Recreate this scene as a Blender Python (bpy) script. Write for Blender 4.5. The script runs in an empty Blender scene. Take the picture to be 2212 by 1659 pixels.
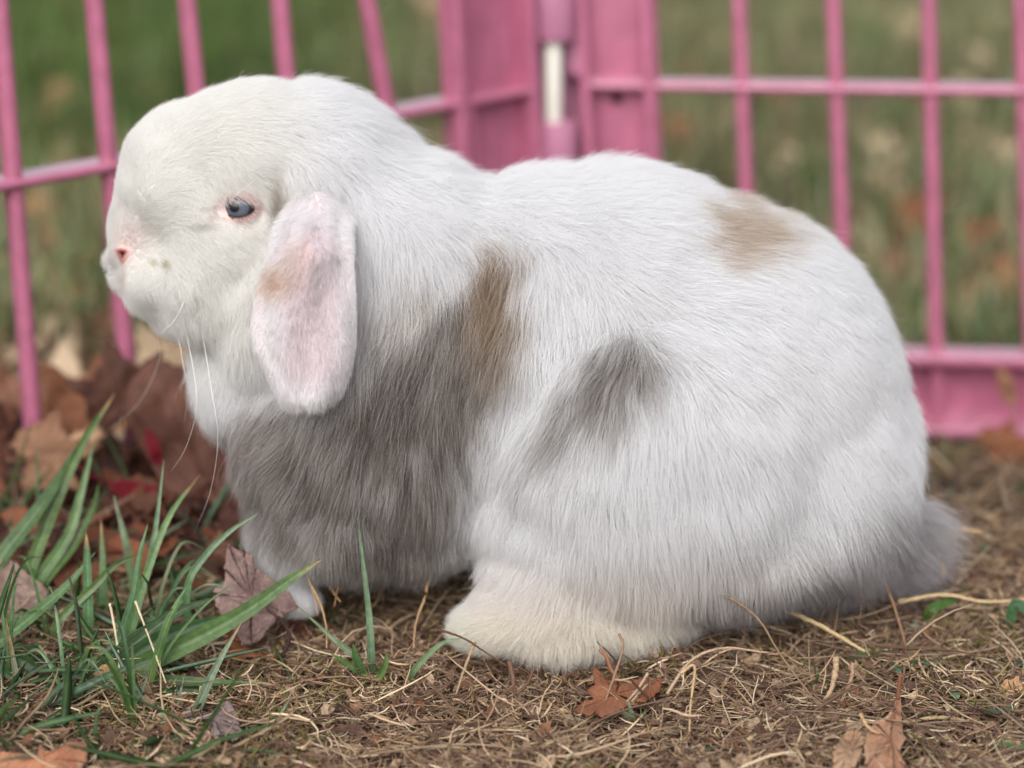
import bpy, math, random
import numpy as np
from mathutils import Vector, Matrix, noise
from mathutils.bvhtree import BVHTree
from mathutils.kdtree import KDTree

scene = bpy.context.scene
rng = np.random.default_rng(7)
random.seed(7)
PI = math.pi

# ------------------------------------------------------------------ camera
PITCH = math.radians(17)
CAM = np.array([0.0, -0.85, 0.355])
FPX = 4790.0                       # focal length in pixels of a 2212 px wide picture
FWD = np.array([0, math.cos(PITCH), -math.sin(PITCH)])
UPV = np.array([0, math.sin(PITCH), math.cos(PITCH)])
cd = bpy.data.cameras.new("camera")
cam = bpy.data.objects.new("camera", cd)
scene.collection.objects.link(cam)
cam.location = CAM
cam.rotation_euler = (PI/2 - PITCH, 0, 0)
cd.sensor_width = 36
cd.lens = FPX/2212*36
cd.clip_start = 0.02
cd.clip_end = 200
cd.dof.use_dof = True
cd.dof.focus_distance = 0.818
cd.dof.aperture_fstop = 4.7
scene.camera = cam

# ------------------------------------------------------------------ light
world = bpy.data.worlds.new("World")
scene.world = world
world.use_nodes = True
wn = world.node_tree
wn.nodes.clear()
SUN_EL, SUN_AZ = math.radians(43), math.radians(194)   # azimuth from +Y, clockwise: behind the camera, a little left
sky = wn.nodes.new("ShaderNodeTexSky")
sky.sky_type = 'NISHITA'
sky.sun_disc = False
sky.sun_elevation = SUN_EL
sky.sun_rotation = SUN_AZ
sky.air_density = 1.0
sky.dust_density = 4.0
sky.ozone_density = 1.0
hs = wn.nodes.new("ShaderNodeHueSaturation")
hs.inputs['Saturation'].default_value = 0.30           # an overcast sky has little colour
bg = wn.nodes.new("ShaderNodeBackground")
bg.inputs['Strength'].default_value = 0.15
wo = wn.nodes.new("ShaderNodeOutputWorld")
wn.links.new(sky.outputs[0], hs.inputs['Color'])
wn.links.new(hs.outputs[0], bg.inputs['Color'])
wn.links.new(bg.outputs[0], wo.inputs['Surface'])
sl = bpy.data.lights.new("sun", 'SUN')
sl.energy = 1.5
sl.angle = math.radians(60)
sl.color = (1.0, 0.985, 0.965)
so = bpy.data.objects.new("sun", sl)
scene.collection.objects.link(so)
sd = Vector((math.sin(SUN_AZ)*math.cos(SUN_EL), math.cos(SUN_AZ)*math.cos(SUN_EL), math.sin(SUN_EL)))
so.rotation_euler = sd.to_track_quat('Z', 'Y').to_euler()
scene.view_settings.view_transform = 'Standard'
scene.view_settings.look = 'None'
scene.view_settings.gamma = 1
scene.view_settings.use_curve_mapping = False
scene.view_settings.exposure = 0.34
cy = scene.cycles
cy.max_bounces = 14
cy.diffuse_bounces = 10
cy.glossy_bounces = 2
cy.transmission_bounces = 10
cy.caustics_reflective = False
cy.caustics_refractive = False
cy.use_denoising = True
scene.cycles_curves.shape = 'RIBBONS'
scene.cycles_curves.subdivisions = 2

# ------------------------------------------------------------------ helpers
def lin(r, g, b):
    c = np.array([r, g, b], float)/255
    return tuple(np.where(c <= .04045, c/12.92, ((c+.055)/1.055)**2.4))

def W(px, py, y):
    """point of the place at depth plane y, given by where it shows (pixels of a 2212 px wide picture)"""
    d = FWD + np.array([1., 0, 0])*(px-1106)/FPX - UPV*(py-829.5)/FPX
    return CAM + d*((y-CAM[1])/d[1])

def proj(p):
    v = np.asarray(p) - CAM
    z = v @ FWD
    return np.stack([1106+FPX*v[..., 0]/z, 829.5-FPX*(v @ UPV)/z], -1)

def smooth(a, b, x):
    t = np.clip((x-a)/(b-a), 0, 1)
    return t*t*(3-2*t)

def terrain(x, y):
    x = np.asarray(x, float); y = np.asarray(y, float)
    h = -0.040*smooth(.03, .34, y)*smooth(-.32, .0, x)
    h = h - 0.020*smooth(.1, .34, y)*(1-smooth(-.32, .0, x))
    h = h + .012*np.exp(-((x+.19)/.07)**2-((y-.05)/.05)**2)
    h = h + .006*smooth(-.05, -.2, x)*smooth(.1, -.1, y)
    h = h + .0022*np.sin(x*61+1.3)*np.cos(y*47+.4) + .0014*np.sin(x*140+y*95)+.001*np.cos(y*210-x*70)
    h = h + .02*np.sin(x*2.1+.5)*np.sin(y*1.7)*smooth(.6, 2.5, y)
    return h

def G(px, py, lift=0.0):
    """where the ray through a picture point meets the ground"""
    d = FWD + np.array([1., 0, 0])*(px-1106)/FPX - UPV*(py-829.5)/FPX
    t0, t1 = .3, 30.
    ts = np.linspace(.4, 3.5, 1500)
    P = CAM + d*ts[:, None]
    below = P[:, 2] < terrain(P[:, 0], P[:, 1]) + lift
    i = int(np.argmax(below)) if below.any() else 1499
    return P[i]

_gx = np.linspace(-400, 2700, 32); _gy = np.linspace(960, 1760, 41)
_GD = np.array([[G(a, b)[1] for a in _gx] for b in _gy])
def gdepth(px, py):
    px = np.clip(np.asarray(px, float), _gx[0], _gx[-1]-1e-6); py = np.clip(np.asarray(py, float), _gy[0], _gy[-1]-1e-6)
    u = (px-_gx[0])/(_gx[1]-_gx[0]); v = (py-_gy[0])/(_gy[1]-_gy[0])
    i = u.astype(int); j = v.astype(int); i = np.minimum(i, 30); j = np.minimum(j, 39); u = u-i; v = v-j
    return (_GD[j, i]*(1-u)+_GD[j, i+1]*u)*(1-v)+(_GD[j+1, i]*(1-u)+_GD[j+1, i+1]*u)*v
def front(px, py, y, gap=.004):
    """keep a depth on the near side of the ground surface that shows at px, py"""
    return np.where(np.asarray(py) > 980, np.minimum(y, gdepth(px, py)-gap), y)

COL = scene.collection
def link(o, parent=None):
    COL.objects.link(o)
    if parent is not None:
        o.parent = parent
    return o

def mesh_obj(name, v, f, mat, parent=None, col=None, smooth_=True, extra=None):
    v = np.asarray(v, np.float32)
    me = bpy.data.meshes.new(name)
    if isinstance(f, np.ndarray):
        n, k = f.shape
        me.vertices.add(len(v)); me.vertices.foreach_set('co', v.ravel())
        me.loops.add(n*k); me.loops.foreach_set('vertex_index', f.astype(np.int32).ravel())
        me.polygons.add(n); me.polygons.foreach_set('loop_start', np.arange(0, n*k, k, dtype=np.int32))
        me.update(calc_edges=True)
    else:
        me.from_pydata(v.tolist(), [], f)
    me.validate()
    if smooth_:
        me.polygons.foreach_set('use_smooth', np.ones(len(me.polygons), bool))
    if col is not None:
        a = me.attributes.new('col', 'FLOAT_COLOR', 'POINT')
        c = np.ones((len(v), 4), np.float32); c[:, :3] = col
        a.data.foreach_set('color', c.ravel())
    if extra:
        for k_, arr in extra.items():
            a = me.attributes.new(k_, 'FLOAT', 'POINT')
            a.data.foreach_set('value', np.asarray(arr, np.float32))
    if mat: me.materials.append(mat)
    me.update()
    return link(bpy.data.objects.new(name, me), parent)

def tag(o, label=None, cat=None, group=None, kind=None):
    if label: o['label'] = label
    if cat: o['category'] = cat
    if group: o['group'] = group
    if kind: o['kind'] = kind
    return o

def empty(name, loc, label, cat, group=None):
    o = bpy.data.objects.new(name, None)
    o.empty_display_size = .01
    COL.objects.link(o)
    o.location = loc
    tag(o, label, cat, group)
    return o

def sub(o, parent):
    """put a mesh given in world coordinates under its thing without moving it"""
    o.parent = parent
    o.matrix_parent_inverse = Matrix.Translation(parent.location).inverted()
    return o

def bez(pts, n):
    """Catmull-Rom through pts, n samples"""
    P = np.asarray(pts, float)
    if len(P) == 2:
        t = np.linspace(0, 1, n)[:, None]
        return P[0]*(1-t)+P[1]*t
    Q = np.vstack([2*P[0]-P[1], P, 2*P[-1]-P[-2]])
    out = []
    for u in np.linspace(0, len(P)-1, n):
        i = min(int(u), len(P)-2); t = u-i
        a, b, c, d = Q[i:i+4]
        out.append(.5*((2*b)+(-a+c)*t+(2*a-5*b+4*c-d)*t*t+(-a+3*b-3*c+d)*t**3))
    return np.array(out)

def tube(path, rad, k=6):
    path = np.asarray(path, float); n = len(path)
    rad = np.broadcast_to(rad, n)
    T = np.gradient(path, axis=0); T /= np.linalg.norm(T, axis=1)[:, None]+1e-12
    ref = np.array([0.13, 0.9, 0.31])
    A = np.cross(T, ref); A /= np.linalg.norm(A, axis=1)[:, None]+1e-9
    B = np.cross(T, A)
    ang = np.arange(k)*2*PI/k
    V = path[:, None]+rad[:, None, None]*(np.cos(ang)[None, :, None]*A[:, None]+np.sin(ang)[None, :, None]*B[:, None])
    F = []
    for i in range(n-1):
        for j in range(k):
            F.append((i*k+j, i*k+(j+1) % k, (i+1)*k+(j+1) % k, (i+1)*k+j))
    F.append(tuple(range(k-1, -1, -1))); F.append(tuple((n-1)*k+j for j in range(k)))
    return V.reshape(-1, 3), F

def rbox(c, s, r=.15, M=None):
    """box with chamfered vertical edges and ends: verts, faces. c centre, s full size"""
    x, y, z = np.array(s)/2
    b = min(x, y, z)*r*2 if r else 0
    ring = [(-x+b, -y), (x-b, -y), (x, -y+b), (x, y-b), (x-b, y), (-x+b, y), (-x, y-b), (-x, -y+b)]
    V = []
    for zz, sc in ((-z, b), (-z+b, 0), (z-b, 0), (z, b)):
        for (X, Y) in ring:
            V.append((X*(x-sc)/x, Y*(y-sc)/y, zz))
    F = [tuple(range(7, -1, -1)), tuple(range(24, 32))]
    for i in range(3):
        for j in range(8):
            F.append((i*8+j, i*8+(j+1) % 8, (i+1)*8+(j+1) % 8, (i+1)*8+j))
    V = np.array(V)
    if M is not None: V = V @ np.array(M).T
    return V+np.array(c), F

def join(parts):
    V, F, o = [], [], 0
    for v, f in parts:
        V.append(v); F += [tuple(i+o for i in q) for q in f]; o += len(v)
    return np.vstack(V), F

def new_mat(name):
    m = bpy.data.materials.new(name); m.use_nodes = True
    nt = m.node_tree
    return m, nt, nt.nodes['Principled BSDF']

def attr(nt, name='col'):
    a = nt.nodes.new('ShaderNodeAttribute'); a.attribute_name = name
    return a

def fnoise(P, s, seed=0.):
    """cheap smooth value noise on an array of points"""
    P = np.asarray(P)*s + seed*17.31
    i = np.floor(P).astype(np.int64); f = P-i; f = f*f*(3-2*f)
    def h(a):
        n = a[..., 0]*73856093 ^ a[..., 1]*19349663 ^ a[..., 2]*83492791
        n = (n ^ (n >> 13))*1274126177 & 0x7fffffff
        return (n % 100003)/100003.
    r = 0
    for dx in (0, 1):
        for dy in (0, 1):
            for dz in (0, 1):
                w = (f[..., 0] if dx else 1-f[..., 0])*(f[..., 1] if dy else 1-f[..., 1])*(f[..., 2] if dz else 1-f[..., 2])
                r = r + w*h(i+np.array([dx, dy, dz]))
    return r*2-1

# ------------------------------------------------------------------ materials
def fur_mat():
    m, nt, b = new_mat("fur")
    a = attr(nt)
    b.inputs['Roughness'].default_value = .7
    b.inputs['Specular IOR Level'].default_value = .08
    nt.links.new(a.outputs['Color'], b.inputs['Base Color'])
    tr = nt.nodes.new('ShaderNodeBsdfTranslucent')
    nt.links.new(a.outputs['Color'], tr.inputs['Color'])
    mx = nt.nodes.new('ShaderNodeMixShader'); mx.inputs[0].default_value = .5
    nt.links.new(b.outputs[0], mx.inputs[1]); nt.links.new(tr.outputs[0], mx.inputs[2])
    nt.links.new(mx.outputs[0], nt.nodes['Material Output'].inputs['Surface'])
    return m
M_FUR = fur_mat()

def skin_mat(name, rough=.7, sss=0.0):
    m, nt, b = new_mat(name)
    a = attr(nt)
    nt.links.new(a.outputs['Color'], b.inputs['Base Color'])
    b.inputs['Roughness'].default_value = rough
    if sss:
        b.inputs['Subsurface Weight'].default_value = sss
        b.inputs['Subsurface Radius'].default_value = (.003, .0012, .0008)
        b.inputs['Subsurface Scale'].default_value = 1
    return m
M_SKIN = skin_mat("rabbit_skin", .75)
M_EAR = skin_mat("ear_skin", .6)
M_LID = skin_mat("eyelid_skin", .35)

def eye_mat():
    m, nt, b = new_mat("eye")
    a = attr(nt)
    nt.links.new(a.outputs['Color'], b.inputs['Base Color'])
    b.inputs['Roughness'].default_value = .35
    b.inputs['Coat Weight'].default_value = 1
    b.inputs['Coat Roughness'].default_value = .08
    return m
M_EYE = eye_mat()

def simple_mat(name, col, rough=.6, spec=.4, nscale=60, amp=.12, bump=.1, trans=0):
    m, nt, b = new_mat(name)
    tc = nt.nodes.new('ShaderNodeTexCoord')
    no = nt.nodes.new('ShaderNodeTexNoise'); no.inputs['Scale'].default_value = nscale; no.inputs['Detail'].default_value = 5
    nt.links.new(tc.outputs['Object'], no.inputs['Vector'])
    rp = nt.nodes.new('ShaderNodeValToRGB')
    c = np.array(col)
    rp.color_ramp.elements[0].position = .3; rp.color_ramp.elements[1].position = .7
    rp.color_ramp.elements[0].color = (*(c*(1-amp)), 1); rp.color_ramp.elements[1].color = (*np.minimum(c*(1+amp), 1), 1)
    nt.links.new(no.outputs['Fac'], rp.inputs[0]); nt.links.new(rp.outputs[0], b.inputs['Base Color'])
    b.inputs['Roughness'].default_value = rough; b.inputs['Specular IOR Level'].default_value = spec
    if bump:
        bp = nt.nodes.new('ShaderNodeBump'); bp.inputs['Strength'].default_value = bump; bp.inputs['Distance'].default_value = .0006
        nt.links.new(no.outputs['Fac'], bp.inputs['Height']); nt.links.new(bp.outputs[0], b.inputs['Normal'])
    return m

def attr_mat(name, rough=.6, spec=.3, trans=.0, grain=0, bump=.0, speck=None):
    m, nt, b = new_mat(name)
    a = attr(nt)
    src = a.outputs['Color']
    if grain:
        tc = nt.nodes.new('ShaderNodeTexCoord')
        no = nt.nodes.new('ShaderNodeTexNoise'); no.inputs['Scale'].default_value = grain; no.inputs['Detail'].default_value = 6
        no.inputs['Roughness'].default_value = .7
        nt.links.new(tc.outputs['Object'], no.inputs['Vector'])
        mr = nt.nodes.new('ShaderNodeMapRange'); mr.inputs[1].default_value = .3; mr.inputs[2].default_value = .7
        mr.inputs[3].default_value = .62; mr.inputs[4].default_value = 1.35
        nt.links.new(no.outputs['Fac'], mr.inputs[0])
        mm = nt.nodes.new('ShaderNodeVectorMath'); mm.operation = 'SCALE'
        nt.links.new(src, mm.inputs[0]); nt.links.new(mr.outputs[0], mm.inputs['Scale'])
        src = mm.outputs[0]
        if bump:
            bp = nt.nodes.new('ShaderNodeBump'); bp.inputs['Strength'].default_value = bump; bp.inputs['Distance'].default_value = .0005
            nt.links.new(no.outputs['Fac'], bp.inputs['Height']); nt.links.new(bp.outputs[0], b.inputs['Normal'])
    nt.links.new(src, b.inputs['Base Color'])
    b.inputs['Roughness'].default_value = rough; b.inputs['Specular IOR Level'].default_value = spec
    if trans:
        tr = nt.nodes.new('ShaderNodeBsdfTranslucent'); nt.links.new(src, tr.inputs['Color'])
        mx = nt.nodes.new('ShaderNodeMixShader'); mx.inputs[0].default_value = trans
        nt.links.new(b.outputs[0], mx.inputs[1]); nt.links.new(tr.outputs[0], mx.inputs[2])
        nt.links.new(mx.outputs[0], nt.nodes['Material Output'].inputs['Surface'])
    return m
M_LEAF = attr_mat("dead_leaf", .65, .25, .12, 900, .6)
M_BLADE = attr_mat("grass_blade", .42, .4, .22, 300, .0)
M_FIBRE = attr_mat("dry_fibre", .75, .2, .08)
M_TWIG = attr_mat("twig_bark", .8, .2, 0, 1500, .5)
M_PINK = simple_mat("pink_plastic", (.44, .138, .225), .30, .6, 90, .12, .08)
M_PINK.node_tree.nodes['Principled BSDF'].inputs['Coat Weight'].default_value = 1.0
M_PINK.node_tree.nodes['Principled BSDF'].inputs['Coat Roughness'].default_value = .18
M_PINK2 = simple_mat("pink_hinge_plastic", (.44, .18, .28), .40, .45, 45, .10, .05)
M_PIN = simple_mat("white_pin_plastic", (.72, .70, .62), .4, .4, 40, .06, .0)
M_HOLE = simple_mat("dark_socket", (.05, .015, .02), .8, .2, 40, .1, 0)

# ------------------------------------------------------------------ ground
def axis(fine0, fine1, n, lo, hi, m):
    a = np.linspace(fine0, fine1, n)
    L = fine0-np.geomspace(.004, fine0-lo, m)[::-1]
    R = fine1+np.geomspace(.004, hi-fine1, m)
    return np.concatenate([L, a, R])
gx = axis(-.36, .36, 300, -40, 40, 40)
gy = axis(-.24, .60, 300, -12, 60, 40)
X, Y = np.meshgrid(gx, gy)
Z = terrain(X, Y)
P = np.stack([X, Y, Z], -1)
near = smooth(1.2, .6, np.abs(Y))*smooth(1., .5, np.abs(X))
Z = Z + near*(.0016*fnoise(P*np.array([1, 1, 0]), 180)+.0010*fnoise(P*np.array([1, 1, 0]), 420, 2)) - .0015
P[..., 2] = Z
nx, ny = len(gx), len(gy)
idx = np.arange(nx*ny).reshape(ny, nx)
F = np.stack([idx[:-1, :-1], idx[:-1, 1:], idx[1:, 1:], idx[1:, :-1]], -1).reshape(-1, 4)
def soil_mat():
    m, nt, b = new_mat("soil")
    tc = nt.nodes.new('ShaderNodeTexCoord')
    n1 = nt.nodes.new('ShaderNodeTexNoise'); n1.inputs['Scale'].default_value = 350; n1.inputs['Detail'].default_value = 8; n1.inputs['Roughness'].default_value = .7
    n2 = nt.nodes.new('ShaderNodeTexNoise'); n2.inputs['Scale'].default_value = 9; n2.inputs['Detail'].default_value = 4
    for n in (n1, n2): nt.links.new(tc.outputs['Object'], n.inputs['Vector'])
    r1 = nt.nodes.new('ShaderNodeValToRGB')
    r1.color_ramp.elements[0].position = .32; r1.color_ramp.elements[1].position = .72
    r1.color_ramp.elements[0].color = (.022, .015, .011, 1); r1.color_ramp.elements[1].color = (.15, .105, .08, 1)
    r2 = nt.nodes.new('ShaderNodeValToRGB')
    r2.color_ramp.elements[0].position = .42; r2.color_ramp.elements[1].position = .62
    r2.color_ramp.elements[0].color = (.07, .075, .03, 1); r2.color_ramp.elements[1].color = (.14, .10, .07, 1)
    # beyond the pen the lawn is greener: blend by object y
    sp = nt.nodes.new('ShaderNodeSeparateXYZ'); nt.links.new(tc.outputs['Object'], sp.inputs[0])
    mr = nt.nodes.new('ShaderNodeMapRange'); mr.inputs[1].default_value = .4; mr.inputs[2].default_value = .9
    nt.links.new(sp.outputs['Y'], mr.inputs[0])
    nt.links.new(n1.outputs['Fac'], r1.inputs[0]); nt.links.new(n2.outputs['Fac'], r2.inputs[0])
    mx = nt.nodes.new('ShaderNodeMix'); mx.data_type = 'RGBA'
    nt.links.new(mr.outputs[0], mx.inputs[0]); nt.links.new(r1.outputs[0], mx.inputs[6]); nt.links.new(r2.outputs[0], mx.inputs[7])
    nt.links.new(mx.outputs[2], b.inputs['Base Color'])
    b.inputs['Roughness'].default_value = .95; b.inputs['Specular IOR Level'].default_value = .15
    bp = nt.nodes.new('ShaderNodeBump'); bp.inputs['Strength'].default_value = .9; bp.inputs['Distance'].default_value = .0015
    nt.links.new(n1.outputs['Fac'], bp.inputs['Height']); nt.links.new(bp.outputs[0], b.inputs['Normal'])
    return m
ground = mesh_obj("ground", P.reshape(-1, 3), F, soil_mat())
tag(ground, kind='structure', label='brown bare soil under the dry grass')

# ------------------------------------------------------------------ pen fence
H_TOP = .335
Yc, Yl, Yr = .350, .125, .330         # depth of the corner, of the left end and of the right end
XR = 1.0
CORNER = np.array([W(1195, 190, Yc)[0], Yc])
def line_to(px, y_end):
    e = W(px, 400, y_end)
    return np.array([e[0], y_end])
LEFT_END = line_to(0, Yl); RIGHT_END = line_to(2212, Yr)

def on_panel(px, py, which):
    """the point of a panel's vertical plane that shows at px, py"""
    A, B = CORNER, (LEFT_END if which == 'L' else RIGHT_END)
    d = FWD + np.array([1., 0, 0])*(px-1106)/FPX - UPV*(py-829.5)/FPX
    n = np.array([B[1]-A[1], -(B[0]-A[0])])
    t = ((A-CAM[:2]) @ n)/(d[:2] @ n)
    return CAM+d*t

def panel_frame(which):
    A, B = CORNER, (LEFT_END if which == 'L' else RIGHT_END)
    u = (B-A)/np.linalg.norm(B-A)
    u3 = np.array([u[0], u[1], 0])
    if u3[0] < 0: u3 = -u3
    n3 = np.array([u3[1], -u3[0], 0])         # towards the camera
    if n3[1] > 0: n3 = -n3
    return u3, n3

def beam(p0, p1, wdt, dep, u3, n3, off=0.0, r=.3):
    """a bar from p0 to p1, wdt across in the panel, dep deep, off proud towards the viewer"""
    p0 = np.asarray(p0)+n3*off; p1 = np.asarray(p1)+n3*off
    a = p1-p0; L = np.linalg.norm(a); a = a/L
    s = np.cross(n3, a); s /= np.linalg.norm(s)
    M = np.stack([s, n3, a], 1)
    return rbox((p0+p1)/2, (wdt, dep, L), r, M)

uL, nL = panel_frame('L'); uR, nR = panel_frame('R')
pl = empty("fence_panel", (LEFT_END[0], LEFT_END[1], terrain(*LEFT_END)), "pink pen panel running back from the rabbit's nose, its foot in brown leaves", "fence panel")
pr = empty("fence_panel", (RIGHT_END[0], RIGHT_END[1], terrain(*RIGHT_END)), "pink plastic pen panel with a deep bottom rail standing behind the rabbit's rump", "fence panel")

def pbeam(name, par, which, a, b, wdt, dep, off=0., mat=M_PINK, lo=None, hi=None, r=.3):
    u, n = (uL, nL) if which == 'L' else (uR, nR)
    p0, p1 = on_panel(*a, which), on_panel(*b, which)
    if lo is not None or hi is not None:       # extend to heights
        d = p1-p0
        if hi is not None: q1 = p0+d*((hi-p0[2])/d[2])
        else: q1 = p1
        if lo is not None: q0 = p0+d*((lo-p0[2])/d[2])
        else: q0 = p0
        p0, p1 = q0, q1
    v, f = beam(p0, p1, wdt, dep, u, n, off, r)
    o = mesh_obj(name, v, f, mat, smooth_=False)
    md = o.modifiers.new('round', 'BEVEL'); md.width = .0008; md.segments = 2
    return sub(o, par)

LB = [((0, 60), (40, 500)), ((210, 60), (268, 740)), ((408, 20), (424, 170)), ((605, 20), (622, 150)), ((795, 10), (828, 230))]
LB = [((70, 900), (2, 60)), ((272, 760), (207, 40)), ((455, 500), (410, 60)), ((648, 500), (608, 40)), ((840, 260), (797, 20))]
for a, b in [((-105, 900), (-200, 60))]+LB:
    pbeam("bar", pl, 'L', a, b, .0075, .010, lo=-.025, hi=H_TOP)
pbeam("bar", pl, 'L', (1012, 300), (985, 20), .0060, .010, lo=-.03, hi=H_TOP, off=.001)
for a, b in [((1412, 300), (1402, 20)), ((1611, 400), (1597, 20)), ((1815, 400), (1800, 20)), ((2021, 700), (2006, 20)), ((2226, 700), (2205, 20)), ((2430, 700), (2410, 20))]:
    pbeam("bar", pr, 'R', a, b, .0080 if a[0] > 1500 else .0085, .010, lo=-.060, hi=H_TOP)
pbeam("crossbar", pl, 'L', (-230, 440), (1135, 193), .0048, .018, off=-.002)
pbeam("crossbar", pr, 'R', (1262, 181), (2500, 199), .0050, .018, off=-.002)
for which, par, x0, x1 in (('L', pl, -230, 1140), ('R', pr, 1262, 2500)):
    a, b = on_panel(x0, 300, which), on_panel(x1, 300, which)
    a[2] = b[2] = H_TOP
    v, f = beam(a, b, .012, .012, *((uL, nL) if which == 'L' else (uR, nR)))
    sub(mesh_obj("top_rail", v, f, M_PINK, smooth_=False), par)

def bottom_rail(par, which, x0, x1, z_top, z_bot):
    u, n = (uL, nL) if which == 'L' else (uR, nR)
    a, b = on_panel(x0, 800, which), on_panel(x1, 800, which)
    def seg(z, w_, d_, off):
        p, q = a.copy(), b.copy(); p[2] = q[2] = z
        return beam(p, q, w_, d_, u, n, off, .2)
    parts = [seg(z_top-.003, .006, .020, .004), seg(z_bot+.003, .006, .020, .004), seg((z_top+z_bot)/2, z_top-z_bot-.010, .003, -.005)]
    v, f = join(parts)
    o = mesh_obj("bottom_rail", v, f, M_PINK, smooth_=False)
    md = o.modifiers.new('round', 'BEVEL'); md.width = .0008; md.segments = 2
    sub(o, par)
zt = on_panel(2100, 755, 'R')[2]; zb = on_panel(2100, 932, 'R')[2]
bottom_rail(pr, 'R', 1262, 2500, zt, zb)
bottom_rail(pl, 'L', -230, 1135, zt-.012, zb-.012)

# upright end channels: a back plate between two flanges
def post(par, which, xa, xb, ya=300):
    u, n = (uL, nL) if which == 'L' else (uR, nR)
    w_ = abs((on_panel(xb, ya, which)-on_panel(xa, ya, which)) @ u)
    mid = lambda z: None
    out = []
    for xx, wd, dp, of in ((xa, .0055, .016, .002), (xb, .0055, .016, .002)):
        p0 = on_panel(xx+10, 300, which); p1 = on_panel(xx-4, 20, which)
        d = p1-p0
        q0 = p0+d*((-.05-p0[2])/d[2]); q1 = p0+d*((H_TOP-p0[2])/d[2])
        out.append(beam(q0, q1, wd, dp, u, n, of, .2))
    p0 = on_panel((xa+xb)/2+10, 300, which); p1 = on_panel((xa+xb)/2-4, 20, which); d = p1-p0
    q0 = p0+d*((-.05-p0[2])/d[2]); q1 = p0+d*((H_TOP-p0[2])/d[2])
    out.append(beam(q0, q1, w_-.004, .003, u, n, -.005, .2))
    v, f = join(out)
    o = mesh_obj("end_post", v, f, M_PINK, smooth_=False)
    md = o.modifiers.new('round', 'BEVEL'); md.width = .0007; md.segments = 2
    sub(o, par)
post(pl, 'L', 972, 1130)
post(pr, 'R', 1262, 1398)
# screw socket in the right post
p = on_panel(1332, 212, 'R')+nR*(-.0025)
v, f = tube([p, p+nR*.002], .0028, 12); sub(mesh_obj("screw_hole", v, f, M_HOLE), pr)

# hinge: a lug plate, upper and lower knuckles and the white pin between them
hp = lambda px, py: W(px, py, Yc-.012)
def vtube(name, x, y0, y1, r, mat, par, dy=0.0, k=20, lean=.0008):
    a, b = W(x, y0, Yc-.012+dy), W(x, y1, Yc-.012+dy)
    a[0] += 0; 
    v, f = tube([a, a+(b-a)*.5, b], r, k)
    o = mesh_obj(name, v, f, mat, smooth_=False)
    md = o.modifiers.new('round', 'BEVEL'); md.width = .0006; md.segments = 2; md.angle_limit = math.radians(50); md.limit_method = 'ANGLE'
    o.data.polygons.foreach_set('use_smooth', np.ones(len(o.data.polygons), bool))
    return sub(o, par)
vtube("hinge_pin", 1196, 60, 290, .0048, M_PIN, pr)
vtube("hinge_knuckle", 1198, -60, 84, .0115, M_PINK2, pr, .002)
vtube("hinge_knuckle", 1208, 262, 420, .0098, M_PINK2, pl, .0)
def slab(name, x0, x1, y0, y1, dep, dy, mat, par):
    a = W((x0+x1)/2, y0, Yc+dy); b = W((x0+x1)/2+4, y1, Yc+dy)
    wd = (x1-x0)/FPX*1.24
    v, f = beam(b, a, wd, dep, np.array([1., 0, 0]), np.array([0, -1., 0]), 0, .2)
    o = mesh_obj(name, v, f, mat, smooth_=False)
    md = o.modifiers.new('round', 'BEVEL'); md.width = .0008; md.segments = 2
    return sub(o, par)
slab("hinge_lug", 1222, 1268, -60, 165, .012, -.002, M_PINK2, pr)
slab("hinge_lug", 1136, 1172, 178, 420, .012, -.002, M_PINK2, pl)
slab("hinge_back", 1128, 1262, -60, 420, .003, .010, M_PINK2, pl)

# ------------------------------------------------------------------ rabbit body
S = .1856e-3*1.0      # metres per picture pixel at the rabbit's mid plane
balls = []
def ball(px, py, y, rx, rz, ry, rot=0., roty=0.):
    """ellipsoid: radii in picture pixels (rx along, rz up) and metres (ry sideways), rot in the picture plane"""
    balls.append((W(px, py, y), rx*S, ry, rz*S, rot, roty))
# trunk
ball(1490, 880, .004, 440, 450, .074)
ball(1640, 960, .004, 315, 330, .070)
ball(1400, 1010, -.010, 380, 300, .066)
ball(1180, 780, .004, 330, 400, .062)
ball(1330, 660, .004, 340, 285, .056)
ball(960, 760, .004, 300, 375, .058)
ball(830, 860, .000, 275, 340, .060)
ball(700, 920, .000, 170, 250, .052, .2)
ball(760, 1060, -.004, 185, 150, .055)
ball(870, 1085, -.002, 165, 125, .046)
# neck and ruff
ball(755, 500, .004, 200, 245, .046, .3)
ball(678, 404, .002, 178, 200, .042)
ball(850, 560, .002, 210, 230, .051)
ball(640, 620, .000, 200, 250, .046)
ball(560, 800, .002, 115, 150, .034, .3)
# head
ball(505, 444, .000, 220, 216, .040)
ball(420, 405, -.002, 160, 170, .034)
ball(350, 500, -.006, 108, 150, .024)
ball(322, 550, -.008, 72, 76, .0180)
ball(330, 625, -.008, 60, 40, .0150)       # muzzle
ball(338, 592, -.020, 64, 60, .0125)       # near whisker pad
ball(284, 572, .006, 54, 58, .0115)        # far whisker pad
ball(455, 575, -.012, 140, 130, .028)      # cheek
ball(520, 610, -.006, 120, 115, .034)
ball(395, 640, -.004, 78, 58, .018)        # chin
ball(540, 338, -.002, 188, 140, .036)
ball(500, 500, -.020, 110, 90, .022)
# near haunch, foot
ball(1430, 960, -.036, 340, 300, .046)
ball(1270, 1060, -.030, 230, 210, .036)
ball(1560, 1120, -.030, 260, 150, .040)
ball(1200, 1348, -.060, 125, 46, .019, .0)
ball(1068, 1347, -.060, 82, 28, .016, .10)
ball(1140, 1300, -.054, 115, 48, .018, .3)
ball(1375, 1335, -.050, 105, 34, .015)
ball(1230, 1240, -.042, 170, 110, .026)
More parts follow.
